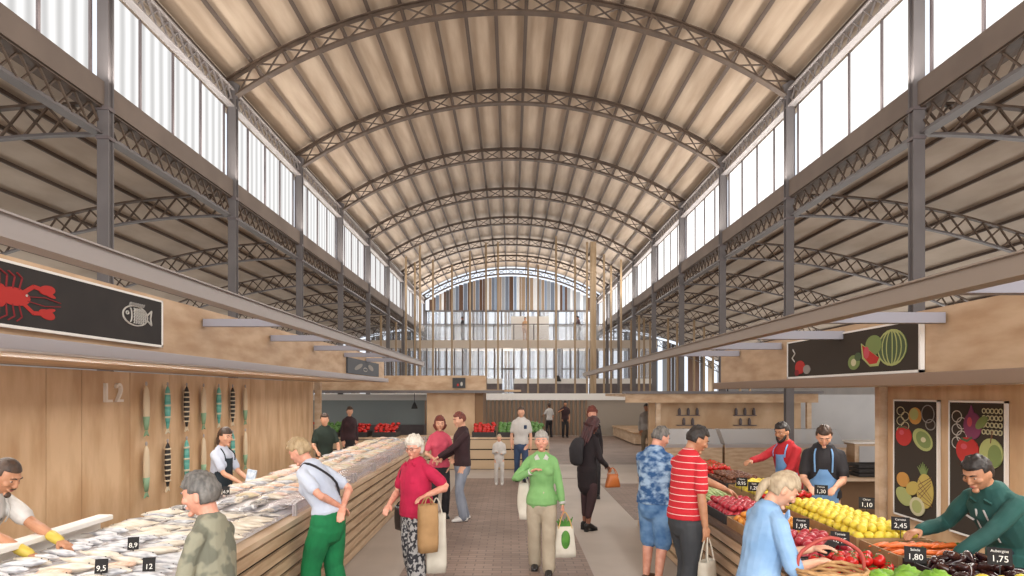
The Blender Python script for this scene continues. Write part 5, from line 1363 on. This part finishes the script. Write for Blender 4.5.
# leeks and white box on the counter corner
t = thing('leek_bundle', 'bundle of green and white leeks on the far counter corner', 'leeks', (2.3, 10.6, 1.0), 0)
for k in range(6):
    b = MB(); b.tube([(-.2, -.05 + k * .03, .0), (.0, -.05 + k * .03, .01 * (k % 2)), (.1, -.06 + k * .035, .03)], [.018, .017, .015], seg=8); b.build('leek_stalk', LEEKW, t)
    b = MB(); b.tube([(.1, -.06 + k * .035, .03), (.22, -.08 + k * .04, .07), (.36, -.1 + k * .05, .05)], [(.02, .01), (.03, .006), (.008, .003)], seg=6, sub=2); b.build('leek_leaf', LEAF, t)
t = thing('white_box', 'small white box held between the plaid man and the counter', 'box', (1.72, 8.25, 1.02), .3)
b = MB(); b.box(-.11, .11, -.08, .08, 0, .13); bevel(b.build('box_body', M_WHITE, t), .006); b = MB(); b.box(-.115, .115, -.085, .085, .13, .15); b.build('lid', M_WHITE, t)

# dark crates on the back shelf
cp_ = None
for i in range(4):
    lab = 'dark slatted crate on the shelf behind the vendors, %s from the left' % posn[i]; loc = (5.25 + i * .68, 11.6, .73)
    if cp_ is None:
        cp_ = thing('dark_crate', lab, 'crate', loc, 0, 'dark crates on the back shelf')
        for k in range(3):
            b = MB(); b.box(-.26, .26, -.2, -.185, k * .075, k * .075 + .055); b.box(-.26, .26, .185, .2, k * .075, k * .075 + .055); b.box(-.26, -.245, -.185, .185, k * .075, k * .075 + .055); b.box(.245, .26, -.185, .185, k * .075, k * .075 + .055); b.build('side_slat', CRD, cp_)
        b = MB(); b.box(-.26, .26, -.2, .2, 0, .01); b.build('base', CRD, cp_)
    else: dup(cp_, loc, 0, lab)

# rear greengrocer display: tilted crates of red and green produce
z0 = .88
defs = [(-5.9, 'tomato', 'red'), (-5.1, 'pepper', 'green'), (-4.3, 'tomato', 'red'), (-3.5, 'tomato', 'red'), (-.75, 'tomato', 'red'), (-.05, 'pepper', 'green'), (.6, 'lettuce', 'green')]
GP = mat('green_pepper', '4f7a35', .35)
for i, (x, kd, c) in enumerate(defs):
    crate(x - .33, x + .33, 19.3, 20.1, z0, 'crate of %s produce on the rear counter, %s from the left' % (c, posn[i]), CRD, .14, 'crates on the rear counter')
    b = fruit_mesh('tomato' if kd == 'tomato' else 'pepper', .06); root = b.build('rear_tomato' if c == 'red' else 'green_pepper', FR['tomato'] if c == 'red' else GP)
    tag(root, '%s in the rear counter crate, %s from the left' % ('red tomato' if c == 'red' else 'green pepper', posn[i]), 'tomato' if c == 'red' else 'pepper', 'produce in rear crate ' + posn[i])
    first = True
    for a in range(5):
        for q in range(6):
            loc = (x - .25 + a * .125 + rnd.uniform(-.03, .03), 19.39 + q * .125 + rnd.uniform(-.02, .02), z0 + .12 + q * .035 + rnd.uniform(0, .06))
            rot = (0, 0, rnd.uniform(0, 6))
            if first: root.location = loc; first = False
            else: dup(root, loc, rot)
# hanging dark lamp over the rear left counter and pendant right of centre
for (x, y, z, lab) in ((-2.95, 21.4, 1.62, 'small dark pendant lamp hanging before the grey display case'), (3.25, 48.3, 2.9, 'dark bell pendant hanging under the mezzanine')):
    t = thing('pendant_lamp', lab, 'lamp', (x, y, z), 0); s_ = 1 if y < 30 else 2.2
    b = MB(); b.lathe([(.10 * s_, 0), (.09 * s_, .05 * s_), (.04 * s_, .16 * s_), (.02 * s_, .2 * s_)], seg=14); b.build('shade', M_BLACK, t)
    b = MB(); b.box(-.008, .008, -.008, .008, .2 * s_, 2.14 - z if y < 30 else 5.18 - z); b.build('cord', M_BLACK, t)
bpy.data.scenes.remove(TMP)
